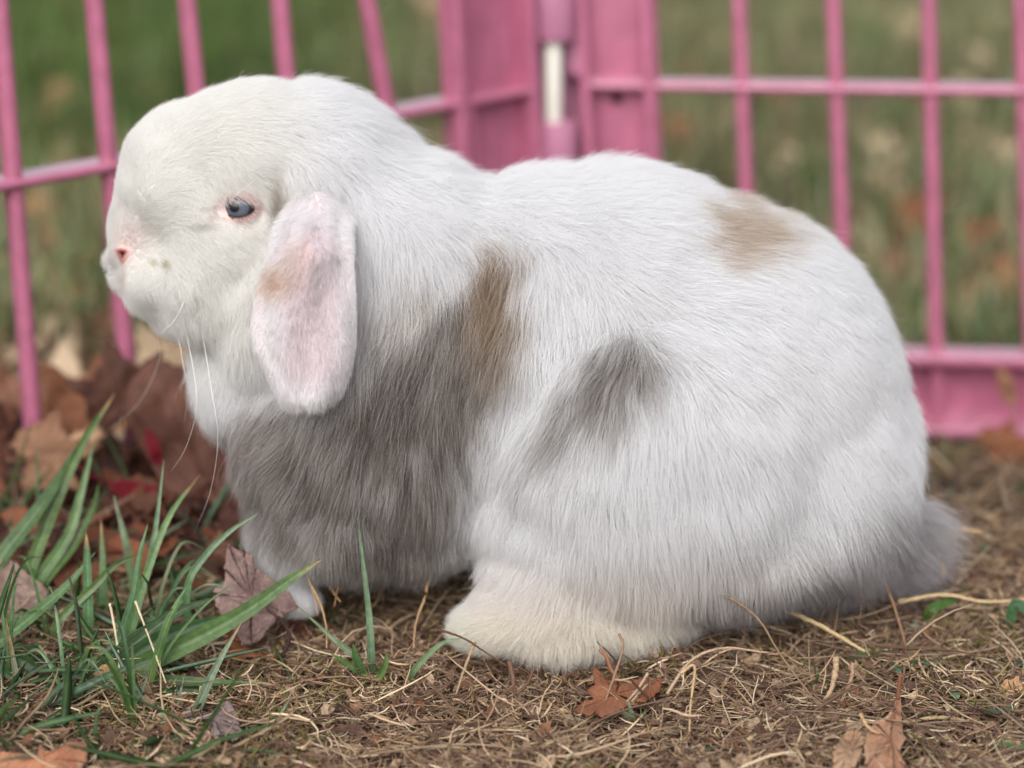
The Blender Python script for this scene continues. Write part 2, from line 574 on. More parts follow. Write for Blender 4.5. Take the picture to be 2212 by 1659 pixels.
# far haunch, foot
ball(1430, 960, .042, 320, 290, .042)
ball(1200, 1200, .055, 160, 60, .018)
ball(1080, 1195, .056, 85, 40, .016)
# forelegs
ball(640, 1140, -.028, 75, 120, .018, .1)
ball(625, 1250, -.030, 45, 56, .012)
ball(640, 1296, -.035, 52, 26, .013)
ball(640, 1100, .028, 70, 120, .018)
ball(640, 1225, .028, 48, 35, .012)
# tail
ball(1900, 1150, .000, 70, 50, .018, .2)

def build_body():
    bm_v, bm_f, off = [], [], 0
    import bmesh
    bm = bmesh.new(); bmesh.ops.create_icosphere(bm, subdivisions=4, radius=1)
    bv = np.array([v.co[:] for v in bm.verts]); bf = [tuple(v.index for v in f.verts) for f in bm.faces]
    bm.free()
    for c, rx, ry, rz, rot, roty in balls:
        v = bv*np.array([rx, ry, rz])
        ca, sa = math.cos(rot), math.sin(rot)
        v = np.stack([v[:, 0]*ca-v[:, 2]*sa, v[:, 1], v[:, 0]*sa+v[:, 2]*ca], 1)
        bm_v.append(v+c); bm_f += [tuple(i+off for i in f) for f in bf]; off += len(v)
    o = mesh_obj("body_src", np.vstack(bm_v), bm_f, None)
    m = o.modifiers.new('r', 'REMESH'); m.mode = 'VOXEL'; m.voxel_size = .0022
    m = o.modifiers.new('s', 'SMOOTH'); m.factor = .6; m.iterations = 14
    dg = bpy.context.evaluated_depsgraph_get()
    me = bpy.data.meshes.new_from_object(o.evaluated_get(dg))
    bpy.data.objects.remove(o)
    return me
body_me = build_body()
body_me.name = "body"
nv = len(body_me.vertices)
BV = np.empty(nv*3, np.float32); body_me.vertices.foreach_get('co', BV); BV = BV.reshape(-1, 3).astype(float)
body_me.calc_loop_triangles()
nt_ = len(body_me.loop_triangles)
BT = np.empty(nt_*3, np.int32); body_me.loop_triangles.foreach_get('vertices', BT); BT = BT.reshape(-1, 3)
def vnormals(V, T):
    fn = np.cross(V[T[:, 1]]-V[T[:, 0]], V[T[:, 2]]-V[T[:, 0]])
    N = np.zeros_like(V)
    for k in range(3): np.add.at(N, T[:, k], fn)
    return N/(np.linalg.norm(N, axis=1)[:, None]+1e-12)
BN = vnormals(BV, BT)
# fine lumpiness of the coat
BV = BV+BN*(.0012*fnoise(BV, 60)+.0007*fnoise(BV, 130, 3))[:, None]
# nothing below the ground
BV[:, 2] = np.maximum(BV[:, 2], terrain(BV[:, 0], BV[:, 1])+.001)
body_me.vertices.foreach_set('co', BV.astype(np.float32).ravel()); body_me.update()
BN = vnormals(BV, BT)
bvh = BVHTree.FromPolygons(BV.tolist(), BT.tolist())
def hit(px, py):
    d = FWD + np.array([1., 0, 0])*(px-1106)/FPX - UPV*(py-829.5)/FPX
    h = bvh.ray_cast(Vector(CAM), Vector(d/np.linalg.norm(d)))
    return (np.array(h[0]), np.array(h[1])) if h[0] is not None else (None, None)

# ---- markings of the coat
def poly_d(P, poly):
    """signed distance (negative inside) of points to a polygon, in pixels"""
    poly = np.array(poly, float); n = len(poly)
    d = np.full(len(P), 1e9); ins = np.zeros(len(P), bool)
    for i in range(n):
        a, b = poly[i], poly[(i+1) % n]
        e = b-a; w = P-a
        t = np.clip((w @ e)/(e @ e), 0, 1)
        d = np.minimum(d, np.linalg.norm(w-t[:, None]*e, axis=1))
        c = (a[1] > P[:, 1]) != (b[1] > P[:, 1])
        with np.errstate(divide='ignore', invalid='ignore'):
            xx = (b[0]-a[0])*(P[:, 1]-a[1])/(b[1]-a[1])+a[0]
        ins ^= c & (P[:, 0] < xx)
    return np.where(ins, -d, d)
SHOULDER = [(930, 670), (990, 620), (1040, 545), (1085, 535), (1108, 600), (1115, 700), (1098, 800), (1050, 870), (1010, 960), (985, 1060), (980, 1230), (900, 1300), (740, 1300), (700, 1235), (620, 1205), (560, 1170), (500, 1080), (470, 1000), (470, 930), (560, 885), (680, 880), (750, 820), (790, 760), (850, 740), (900, 720)]
FLANK = [(1320, 745), (1400, 755), (1440, 800), (1425, 860), (1370, 885), (1290, 930), (1200, 985), (1120, 1050), (1140, 970), (1200, 880), (1250, 800)]
SPOT = [(1535, 455), (1600, 425), (1690, 465), (1715, 520), (1665, 562), (1590, 565), (1535, 520)]
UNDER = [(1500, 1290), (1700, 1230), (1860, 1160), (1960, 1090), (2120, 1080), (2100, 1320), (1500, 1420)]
WHITE = np.array(lin(243, 243, 244)); GREY = np.array(lin(184, 177, 172)); DGREY = np.array(lin(130, 120, 114)); TAN = np.array(lin(188, 166, 142))
LTAN = np.array(lin(212, 194, 174)); CREAM = np.array(lin(240, 239, 228)); FACE = np.array(lin(246, 245, 242))
def mixc(a, b, t):
    return a*(1-t[:, None])+b*t[:, None]
def coat(Q, P3):
    """coat colour: Q the spot where the hair shows on the flank, P3 its root"""
    n = fnoise(P3, 90, 1); n2 = fnoise(P3, 260, 5); r = rng.random(len(Q))
    c = np.tile(WHITE, (len(Q), 1))
    face = smooth(760, 520, Q[:, 0])*smooth(900, 700, Q[:, 1])
    c = mixc(c, FACE, face*.9)
    foot = smooth(1280, 1365, Q[:, 1])*smooth(900, 980, Q[:, 0])*smooth(1640, 1500, Q[:, 0])
    c = mixc(c, CREAM, foot*.9)
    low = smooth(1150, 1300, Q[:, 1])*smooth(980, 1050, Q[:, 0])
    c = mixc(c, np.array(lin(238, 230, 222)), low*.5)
    f_ = flow(Q); al = (Q*f_).sum(1); ac = Q[:, 0]*f_[:, 1]-Q[:, 1]*f_[:, 0]
    st = fnoise(np.stack([ac/13, al/120, 0*al], 1), 1., 3)+.6*fnoise(np.stack([ac/6, al/80, 0*al], 1), 1., 9)
    j = n*22+n2*10+st*24
    d = poly_d(Q, SHOULDER)+j
    m = smooth(46, -46, d)
    m = np.clip(m+(r-.5)*.9*smooth(0, .3, m)*smooth(1, .7, m), 0, 1)
    top = smooth(900, 640, Q[:, 1])
    g = mixc(mixc(np.tile(GREY, (len(Q), 1)), DGREY, np.clip(.45+.8*n2+.5*n, 0, 1)), TAN, np.clip(smooth(960, 1070, Q[:, 0])*top*1.0+.12*r, 0, 1))
    g = mixc(g, np.array(lin(176, 165, 160)), smooth(640, 500, Q[:, 0])*.75)
    r2 = rng.random(len(Q))
    g = mixc(g, WHITE, np.clip(st*.55-.12, 0, .35))
    g = g*(1-np.clip(-st*.35, 0, .3))[:, None]
    c = mixc(c, g, m*np.where(r2 < .16, .45, 1.))
    # pale mixed zone in front of the shoulder patch
    mz = smooth(120, 0, d)*(d > 0)*smooth(760, 800, Q[:, 0])*smooth(960, 900, Q[:, 0])*smooth(560, 640, Q[:, 1])
    c = mixc(c, TAN, mz*(r > .62)*.6)
    d = poly_d(Q, FLANK)+j+18
    m = smooth(50, -46, d)*np.clip(.82-st*.35, .35, .95)
    m = np.clip(m+(r-.5)*.9*smooth(0, .3, m), 0, 1)
    c = mixc(c, mixc(np.tile(GREY, (len(Q), 1)), DGREY, np.clip(.5+n2, 0, 1)), m)
    d = poly_d(Q, SPOT)+j*.8
    c = mixc(c, LTAN*.92, smooth(50, -50, d)*np.clip(.55+.45*r, 0, 1))
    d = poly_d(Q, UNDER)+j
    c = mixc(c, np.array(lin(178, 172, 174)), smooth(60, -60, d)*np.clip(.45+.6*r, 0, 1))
    # shade of the crease before the ear, painted in, and the face's small marks
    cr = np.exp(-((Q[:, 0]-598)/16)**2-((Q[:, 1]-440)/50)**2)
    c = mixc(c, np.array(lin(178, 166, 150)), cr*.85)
    for x_, y_, sx, sy, al_, cc_ in ((278, 520, 34, 40, .5, (236, 216, 214)), (266, 600, 6, 30, .32, (205, 170, 162)), (330, 567, 9, 5, .6, (196, 186, 150)), (358, 572, 8, 9, .7, (176, 164, 128)), (436, 490, 30, 8, .4, (170, 162, 156)), (462, 470, 14, 10, .4, (190, 160, 156))):
        c = mixc(c, np.array(lin(*cc_)), al_*np.exp(-((Q[:, 0]-x_)/sx)**2-((Q[:, 1]-y_)/sy)**2)*(face > .2))
    return c

EYE_PX = (510, 446)
eh, en = hit(*EYE_PX)
EYE_R = .0092
LID_R = EYE_R*1.05
eye_axis = np.array([-.18, -.96, .10]); eye_axis /= np.linalg.norm(eye_axis)
EYE_C = eh - eye_axis*.0070
NOSE_PX = (266, 548)
nh, nn = hit(*NOSE_PX)

# flow of the coat: picture x, y, direction
FLOW = np.array([
 (240, 520, .1, -1), (262, 400, .25, -1), (300, 300, .5, -.8), (370, 240, .8, -.5), (480, 220, 1, -.1), (620, 190, 1, .1), (760, 240, .9, .5),
 (860, 320, .85, .5), (400, 350, .8, -.45), (350, 450, .7, -.4), (320, 500, .6, -.5), (450, 480, 1, .05), (560, 380, 1, .0), (600, 450, .4, .9), (400, 560, .8, .45), (500, 560, .8, .6),
 (330, 600, .5, .8), (420, 640, .3, 1), (520, 660, .1, 1), (300, 640, .3, .9), (380, 720, .25, 1), (460, 760, .2, 1), (640, 330, .9, .4), (700, 350, .8, .6),
 (450, 860, .0, 1), (540, 860, -.3, 1), (500, 960, -.25, 1), (620, 930, -.75, .75), (560, 1080, -.35, 1), (700, 1000, -.45, .9), (800, 880, -.35, .95), (640, 1160, -.15, 1), (760, 1150, .05, 1),
 (820, 700, -.05, 1), (850, 540, .15, 1), (900, 440, .8, .6), (900, 800, -.2, 1), (900, 1000, -.1, 1), (880, 1180, .1, 1), (1000, 700, -.1, 1), (1000, 820, -.15, 1), (1060, 600, .0, 1),
 (1000, 420, 1, .15), (1150, 380, 1, .05), (1300, 370, 1, .05), (1450, 400, 1, .25), (1100, 480, .8, .5), (1250, 480, .9, .3), (1400, 500, 1, .15), (1160, 600, .2, 1), (1250, 620, .5, .8), (1350, 610, .9, .35),
 (1560, 480, .95, .3), (1620, 560, .95, .4), (1500, 640, .95, .3), (1700, 600, .8, .6), (1820, 660, .65, .75), (1900, 820, .45, .9), (1960, 1000, .35, .95), (1980, 1100, .9, .4), (1930, 1180, .9, .5),
 (1160, 760, -.15, 1), (1240, 760, -.3, 1), (1330, 760, -.25, 1), (1220, 900, -.5, .85), (1100, 900, -.3, 1), (1450, 740, .6, .7), (1600, 780, .75, .65), (1420, 850, .1, 1), (1550, 900, .4, .9), (1750, 900, .5, .85), (1350, 960, -.1, 1),
 (1050, 1050, -.1, 1), (1200, 1080, -.1, 1), (1400, 1080, .1, 1), (1600, 1080, .3, 1), (1800, 1080, .5, .9), (1020, 1220, -.25, 1), (1200, 1230, -.05, 1), (1400, 1230, .2, 1), (1600, 1230, .35, 1), (1750, 1220, .55, .9), (1850, 1230, .6, .8),
 (990, 1330, -1, .2), (1080, 1320, -.9, .3), (1080, 1390, -.5, .6), (1200, 1340, -.3, .7), (1200, 1410, .0, 1), (1350, 1350, .1, .8), (1450, 1370, .4, .7),
 (620, 1240, .1, 1), (640, 1290, -.5, .5), (640, 385, .1, 1), (690, 385, .2, 1), (735, 400, .35, 1), (505, 412, .6, .75), (540, 420, .65, .8), (570, 430, .7, .7), (470, 425, .3, .5), (500, 482, .7, .5), (540, 476, .9, .3)], float)
FLOW[:, 2:] /= np.linalg.norm(FLOW[:, 2:], axis=1)[:, None]
def flow(Q):
    out = np.zeros((len(Q), 2)); ws = np.zeros(len(Q))
    for x, y, dx, dy in FLOW:
        w = 1/(((Q[:, 0]-x)**2+(Q[:, 1]-y)**2)+900)**1.6
        out[:, 0] += w*dx; out[:, 1] += w*dy; ws += w
    out /= ws[:, None]
    return out/(np.linalg.norm(out, axis=1)[:, None]+1e-9)
LEN = np.array([(240, 520, 3), (270, 400, 4), (340, 280, 5.5), (420, 300, 6.5), (470, 210, 7), (560, 200, 9), (660, 190, 11), (800, 270, 14), (350, 450, 4.5), (330, 560, 4), (420, 430, 6), (500, 340, 7.5), (450, 540, 8), (450, 600, 10), (560, 400, 7), (300, 610, 4.5), (650, 395, 13), (720, 395, 14), (520, 590, 12), (380, 640, 12), (325, 655, 8), (420, 650, 14), (440, 700, 13), (520, 760, 16), (640, 560, 12),
 (450, 860, 17), (520, 1000, 18), (700, 1000, 24), (640, 1160, 18), (850, 800, 24), (900, 1000, 24), (820, 1180, 15), (900, 550, 17), (1050, 700, 23), (1000, 400, 13), (1200, 370, 13), (1400, 380, 13), (1250, 550, 19), (1600, 480, 12), (1800, 620, 13), (1920, 850, 13), (1980, 1050, 15), (1900, 1130, 30), (1960, 1150, 36),
 (1200, 800, 24), (1400, 900, 25), (1600, 900, 22), (1750, 900, 18), (1050, 1050, 22), (1300, 1150, 24), (1600, 1150, 24), (1200, 1240, 22), (1400, 1240, 26), (1700, 1240, 19), (1020, 1240, 11), (1000, 1330, 9), (1080, 1360, 9), (1250, 1370, 11), (1450, 1370, 11), (620, 1240, 6), (640, 1300, 4)], float)
def hlen(Q):
    o = np.zeros(len(Q)); ws = np.zeros(len(Q))
    for x, y, l in LEN:
        w = 1/(((Q[:, 0]-x)**2+(Q[:, 1]-y)**2)+1500)**1.7
        o += w*l; ws += w
    return o/ws*1e-3

def sample(V, T, N, n, wfun=None):
    a = V[T[:, 0]]; b = V[T[:, 1]]; c = V[T[:, 2]]
    ar = np.linalg.norm(np.cross(b-a, c-a), axis=1)/2
    if wfun is not None:
        cen = (a+b+c)/3; nn_ = N[T].mean(1)
        ar = ar*wfun(cen, nn_)
    k = rng.choice(len(T), n, p=ar/ar.sum())
    u, v = rng.random(n), rng.random(n); s = u+v > 1; u[s], v[s] = 1-u[s], 1-v[s]
    w = 1-u-v
    P = a[k]*w[:, None]+b[k]*u[:, None]+c[k]*v[:, None]
    nn_ = N[T[k, 0]]*w[:, None]+N[T[k, 1]]*u[:, None]+N[T[k, 2]]*v[:, None]
    return P, nn_/np.linalg.norm(nn_, axis=1)[:, None]

def grow(P, N, F3, L, lift, curl, noise_amp, K=6, grav=.25):
    """strand points (n, K, 3) leaving the surface along N and laid over along F3"""
    n = len(P)
    pts = np.zeros((n, K, 3)); pts[:, 0] = P
    jit = rng.normal(size=(n, 3))*noise_amp
    jit2 = rng.normal(size=(n, 3))*noise_amp*1.2
    for k in range(1, K):
        t = (k-.5)/(K-1)
        d = N*(lift*(1-t)**1.3+.10)[:, None] + F3*(.35+.9*t) + jit + jit2*(t-.3)
        d[:, 2] -= grav*t
        d /= np.linalg.norm(d, axis=1)[:, None]
        pts[:, k] = pts[:, k-1]+d*(L/(K-1))[:, None]
    return pts

def make_curves(name, pts, rad, col, mat, parent):
    n, K, _ = pts.shape
    cv = bpy.data.hair_curves.new(name)
    cv.add_curves([K]*n)
    cv.attributes['position'].data.foreach_set('vector', pts.astype(np.float32).ravel())
    r = cv.attributes.get('radius') or cv.attributes.new('radius', 'FLOAT', 'POINT')
    r.data.foreach_set('value', rad.astype(np.float32).ravel())
    a = cv.attributes.new('col', 'FLOAT_COLOR', 'POINT')
    c = np.ones((n, K, 4), np.float32); c[..., :3] = col
    a.data.foreach_set('color', c.ravel())
    cv.materials.append(mat)
    cv.update_tag()
    o = bpy.data.objects.new(name, cv)
    COL.objects.link(o)
    return sub(o, parent)

def clump(P, pts, ncl, amount):
    """draw the tips of neighbouring strands together"""
    n, K, _ = pts.shape
    ci = rng.choice(n, ncl, replace=False)
    kd = KDTree(ncl)
    for i, q in enumerate(P[ci]): kd.insert(q, i)
    kd.balance()
    near = np.fromiter((kd.find(q)[1] for q in P), int, n)
    lead = pts[ci][near]
    t = (np.linspace(0, 1, K)**1.3)[None, :, None]
    amt = amount*(.35+.65*rng.random(n))[:, None, None] if np.isscalar(amount) else (amount*(.35+.65*rng.random(n)))[:, None, None]
    return pts*(1-t*amt)+lead*t*amt, near

rab = empty("rabbit", (0, 0, terrain(0, 0)), "white lop-eared rabbit with grey-brown patches sitting in profile on the dry grass", "rabbit")
body = bpy.data.objects.new("body", body_me); COL.objects.link(body); sub(body, rab)
Qv = proj(BV)
bc = coat(Qv, BV)*.80  # skin colour darkened to stand for the shade under the fur
dn = np.linalg.norm(BV-nh, axis=1)
de = np.linalg.norm(BV-EYE_C, axis=1)
pinkish = np.array(lin(214, 178, 172))
bc = mixc(bc, pinkish, smooth(.012, .009, de))
bc = mixc(bc, np.array(lin(224, 196, 188)), smooth(.008, .002, dn)*.8)
a = body_me.attributes.new('col', 'FLOAT_COLOR', 'POINT')
c4 = np.ones((nv, 4), np.float32); c4[:, :3] = bc; a.data.foreach_set('color', c4.ravel())
body_me.materials.clear(); body_me.materials.append(M_SKIN)
body_me.polygons.foreach_set('use_smooth', np.ones(len(body_me.polygons), bool))

def wf(cen, nn_):
    v = CAM-cen; v /= np.linalg.norm(v, axis=1)[:, None]
    f = (nn_*v).sum(1)
    q = proj(cen)
    head = smooth(700, 600, q[:, 0])*smooth(800, 700, q[:, 1])
    foot = smooth(1280, 1330, q[:, 1])
    return np.where(f > -.35, 1+1.3*head+1.0*foot, .30)
NH = 470000
P0, N0 = sample(BV, BT, BN, NH, wf)
# keep the eye opening and the nostril bare
e_ax = eye_axis
v = P0-EYE_C
eu = np.cross(np.array([0, 0, 1.]), e_ax); eu /= np.linalg.norm(eu); ev = np.cross(e_ax, eu)
if eu[0] < 0: eu, ev = -eu, ev
if ev[2] < 0: ev = -ev
ex, ey, ez = v @ eu, v @ ev, v @ e_ax
rr_ = np.linalg.norm(v, axis=1)
onlid = (rr_ < LID_R*1.01) & (ez > 0)
P0[onlid] = EYE_C+v[onlid]/rr_[onlid, None]*LID_R*1.01
N0[onlid] = v[onlid]/rr_[onlid, None]
sc_ = np.where(onlid, LID_R/rr_, 1.); ex, ey, ez = ex*sc_, ey*sc_, ez*sc_
in_eye = (ez > 0) & (((ex/.0071)**2+((ey+.0007)/.0034)**2) < 1)
in_nose = (np.linalg.norm((P0-nh)*np.array([1, .8, .8]), axis=1) < .0019)
keep = ~(in_eye | in_nose)
P0, N0 = P0[keep], N0[keep]; ex, ey, ez = ex[keep], ey[keep], ez[keep]
Q0 = proj(P0)
f2 = flow(Q0)
an_ = (.30*fnoise(P0, 38, 21)+.22*fnoise(P0, 110, 22))*smooth(.006, .014, hlen(Q0))
f2 = np.stack([f2[:, 0]*np.cos(an_)-f2[:, 1]*np.sin(an_), f2[:, 0]*np.sin(an_)+f2[:, 1]*np.cos(an_)], 1)
F3 = np.stack([f2[:, 0], np.zeros(len(f2)), -f2[:, 1]], 1)
F3 -= N0*(F3*N0).sum(1)[:, None]
fl = np.linalg.norm(F3, axis=1)
F3 = F3/(fl[:, None]+1e-6)
L0 = hlen(Q0)
dist_e = np.where(ez > 0, np.maximum(0, np.sqrt((ex/.0067)**2+(ey/.0038)**2)-1)*.0045, 1.)   # distance from the rim of the opening
L0 = np.minimum(L0, .0012+.0030*(ey > .0008)+dist_e*.45)
dist_n = np.linalg.norm(P0-nh, axis=1)
L0 = np.minimum(L0, .0009+np.maximum(dist_n-.0018, 0)*.4)
L0 = L0*(.55+.6*rng.random(len(L0)))
# underside hair must not stand into the ground
hgt = P0[:, 2]-terrain(P0[:, 0], P0[:, 1])
L0 = np.minimum(L0, np.maximum(.005, hgt*1.1+.004))
short = smooth(.010, .003, hlen(Q0))
lift = (.62+.25*rng.random(len(L0))+.22*fnoise(P0, 50, 8)*(1-short))*(1-.6*short)*(1-.5*smooth(.004, .0, dist_e)*(ey < .001))
pts = grow(P0, N0, F3, L0, lift, 0, (.16-.07*short)[:, None], K=6, grav=.22)
pts, near_c = clump(P0, pts, 30000, np.clip(.40+.28*fnoise(P0, 40, 4), .05, .8)*(1-.6*short)*(1-.55*smooth(650, 420, Q0[:, 1])))
# large-scale tufting
pts, _ = clump(P0, pts, 3200, np.clip(.12+.12*fnoise(P0, 25, 9), 0, .3)*(1-.8*short))
zt_ = terrain(pts[..., 0], pts[..., 1])+.0004
pts[..., 2] = np.maximum(pts[..., 2], zt_)
Qm = proj(pts[:, 3])
Qm = Q0*.35+Qm*.65
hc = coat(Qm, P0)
hc = hc*(.93+.09*rng.random(len(hc)))[:, None]
near_eye = smooth(.0035, .0, dist_e)
hc = mixc(hc, np.array(lin(216, 194, 190)), near_eye*.55)
K = 6
t = np.linspace(0, 1, K)
colp = np.repeat(hc[:, None, :], K, 1)
rootw = (1-t)[None, :, None]*.04
colp = colp*(1-rootw)
colp = np.clip(colp, 0, .95)
base_r = np.where(hlen(Q0) > .009, 4.9e-5, 4.3e-5)*(.8+.5*rng.random(len(P0)))
rad = base_r[:, None]*np.array([1, 1, .95, .8, .55, .18])[None, :]
make_curves("fur", pts, rad, colp, M_FUR, rab)
# sparse long guard hairs and fly-aways
ng = 3600
P1, N1 = sample(BV, BT, BN, ng, lambda c_, n_: (hlen(proj(c_)) > .010)*1.0+1e-6)
Q1 = proj(P1); f2 = flow(Q1)
F1 = np.stack([f2[:, 0], np.zeros(len(f2)), -f2[:, 1]], 1); F1 -= N1*(F1*N1).sum(1)[:, None]; F1 /= np.linalg.norm(F1, axis=1)[:, None]+1e-6
L1 = hlen(Q1)*(.95+.35*rng.random(ng))
g = grow(P1, N1, F1, L1, .7+.4*rng.random(ng), 0, .20, K=7, grav=.15)
g[..., 2] = np.maximum(g[..., 2], terrain(g[..., 0], g[..., 1])+.0004)
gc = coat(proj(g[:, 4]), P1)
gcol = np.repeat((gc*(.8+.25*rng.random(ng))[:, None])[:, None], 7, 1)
make_curves("guard_hair", g, 4.0e-5*np.array([1, 1, .95, .85, .7, .45, .15])[None].repeat(ng, 0), np.clip(gcol, 0, .93), M_FUR, rab)

# ---- eyes
def make_eye(center, axis_, name_side):
    axis_ = axis_/np.linalg.norm(axis_)
    u_ = np.cross(np.array([0, 0, 1.]), axis_); u_ /= np.linalg.norm(u_)
    w_ = np.cross(axis_, u_)
    if w_[2] < 0: w_ = -w_
    nr, ns = 28, 40
    V, Cc = [center+axis_*EYE_R*1.03], [(.004, .004, .005)]
    iris = np.array(lin(80, 88, 100)); 
    for i in range(1, nr+1):
        th = 1.05*i/nr
        for j in range(ns):
            ph = 2*PI*j/ns
            bul = 1+.03*math.exp(-(th/.5)**2)
            V.append(center+EYE_R*bul*(axis_*math.cos(th)+math.sin(th)*(u_*math.cos(ph)+w_*math.sin(ph))))
            if th < .19: col = np.array((.004, .004, .005))
            elif th < .66:
                s = (th-.19)/.47
                col = iris*(.55+.6*math.sin(min(1, s*1.1)*PI)**.6)*(1+.12*math.sin(ph*23)+.08*math.sin(ph*41+th*9))
                col = col*(1-.8*smooth(.8, 1., s))
            else: col = np.array((.012, .010, .012))
            Cc.append(tuple(col))
    F = [(0, 1+j, 1+(j+1) % ns) for j in range(ns)]
    for i in range(nr-1):
        for j in range(ns):
            F.append((1+i*ns+j, 1+(i+1)*ns+j, 1+(i+1)*ns+(j+1) % ns, 1+i*ns+(j+1) % ns))
    e = mesh_obj("eye", V, F, M_EYE, col=np.array(Cc))
    sub(e, rab)
    # eyelids: a ring of skin over the ball with an almond opening
    V, Cc = [], []
    rings = 9; ns = 64
    for i in range(rings):
        s = i/(rings-1)
        for j in range(ns):
            ph = 2*PI*j/ns
            cx, sx = math.cos(ph), math.sin(ph)
            # opening half sizes in radians on the ball (long axis slightly tilted, upper lid lower)
            ax_, up, dn_ = .72, .30, .35
            rr = 1/math.sqrt((cx/ax_)**2+(sx/(up if sx > 0 else dn_))**2)
            rr *= 1+.10*abs(cx)**8
            th = rr+(1.12-rr)*s
            rad_ = EYE_R*(1.030+.020*math.sin(min(1, s*4)*PI/2))
            tilt = -.10
            a_, b_ = cx*math.cos(tilt)-sx*math.sin(tilt), cx*math.sin(tilt)+sx*math.cos(tilt)
            V.append(center+rad_*(axis_*math.cos(th)+math.sin(th)*(u_*a_+w_*b_)))
            lidc = np.array(lin(150, 112, 110))*(1-s)**2+np.array(lin(206, 172, 166))*(1-(1-s)**2)
            if i == 0: lidc = np.array(lin(22, 14, 15))
            if i == 1: lidc = lidc*.45
            Cc.append(tuple(lidc))
    F = []
    for i in range(rings-1):
        for j in range(ns):
            F.append((i*ns+j, (i+1)*ns+j, (i+1)*ns+(j+1) % ns, i*ns+(j+1) % ns))
    l = mesh_obj("eyelid", V, F, M_LID, col=np.array(Cc))
    sub(l, rab)
make_eye(EYE_C, eye_axis, 'near')
far_h = bvh.ray_cast(Vector((EYE_C[0]-.004, .2, EYE_C[2])), Vector((0, -1, 0)))
if far_h[0] is not None:
    ax2 = np.array([-.25, .95, .1])
    make_eye(np.array(far_h[0])-ax2*.0072, ax2, 'far')

# ---- nose: a small pink wedge with the nostril slit
na = nn/np.linalg.norm(nn)
nv_, nf_ = [], []
out = [(-20, -13), (-4, -18), (16, -15), (21, -8), (12, 8), (3, 24), (-3, 22), (-13, 4)]
for sc, dp in ((.95, .0000), (.80, .0007), (.62, .0009), (.40, .0006), (.12, .0004)):
    for (ox, oy) in out:
        h_, n_ = hit(NOSE_PX[0]+ox*sc, NOSE_PX[1]+oy*sc)
        if h_ is None: h_ = nh
        nv_.append(h_+na*dp)
for i in range(4):
    for j in range(8): nf_.append((i*8+j, (i+1)*8+j, (i+1)*8+(j+1) % 8, i*8+(j+1) % 8))
nf_.append(tuple(32+j for j in range(8)))
ncol = np.vstack([np.tile(lin(222, 204, 198), (8, 1)), np.tile(lin(206, 166, 158), (8, 1)), np.tile(lin(188, 138, 132), (8, 1)), np.tile(lin(140, 84, 80), (8, 1)), np.tile(lin(84, 28, 30), (8, 1))])
no_ = mesh_obj("nose", nv_, nf_, M_LID, col=ncol); sub(no_, rab)

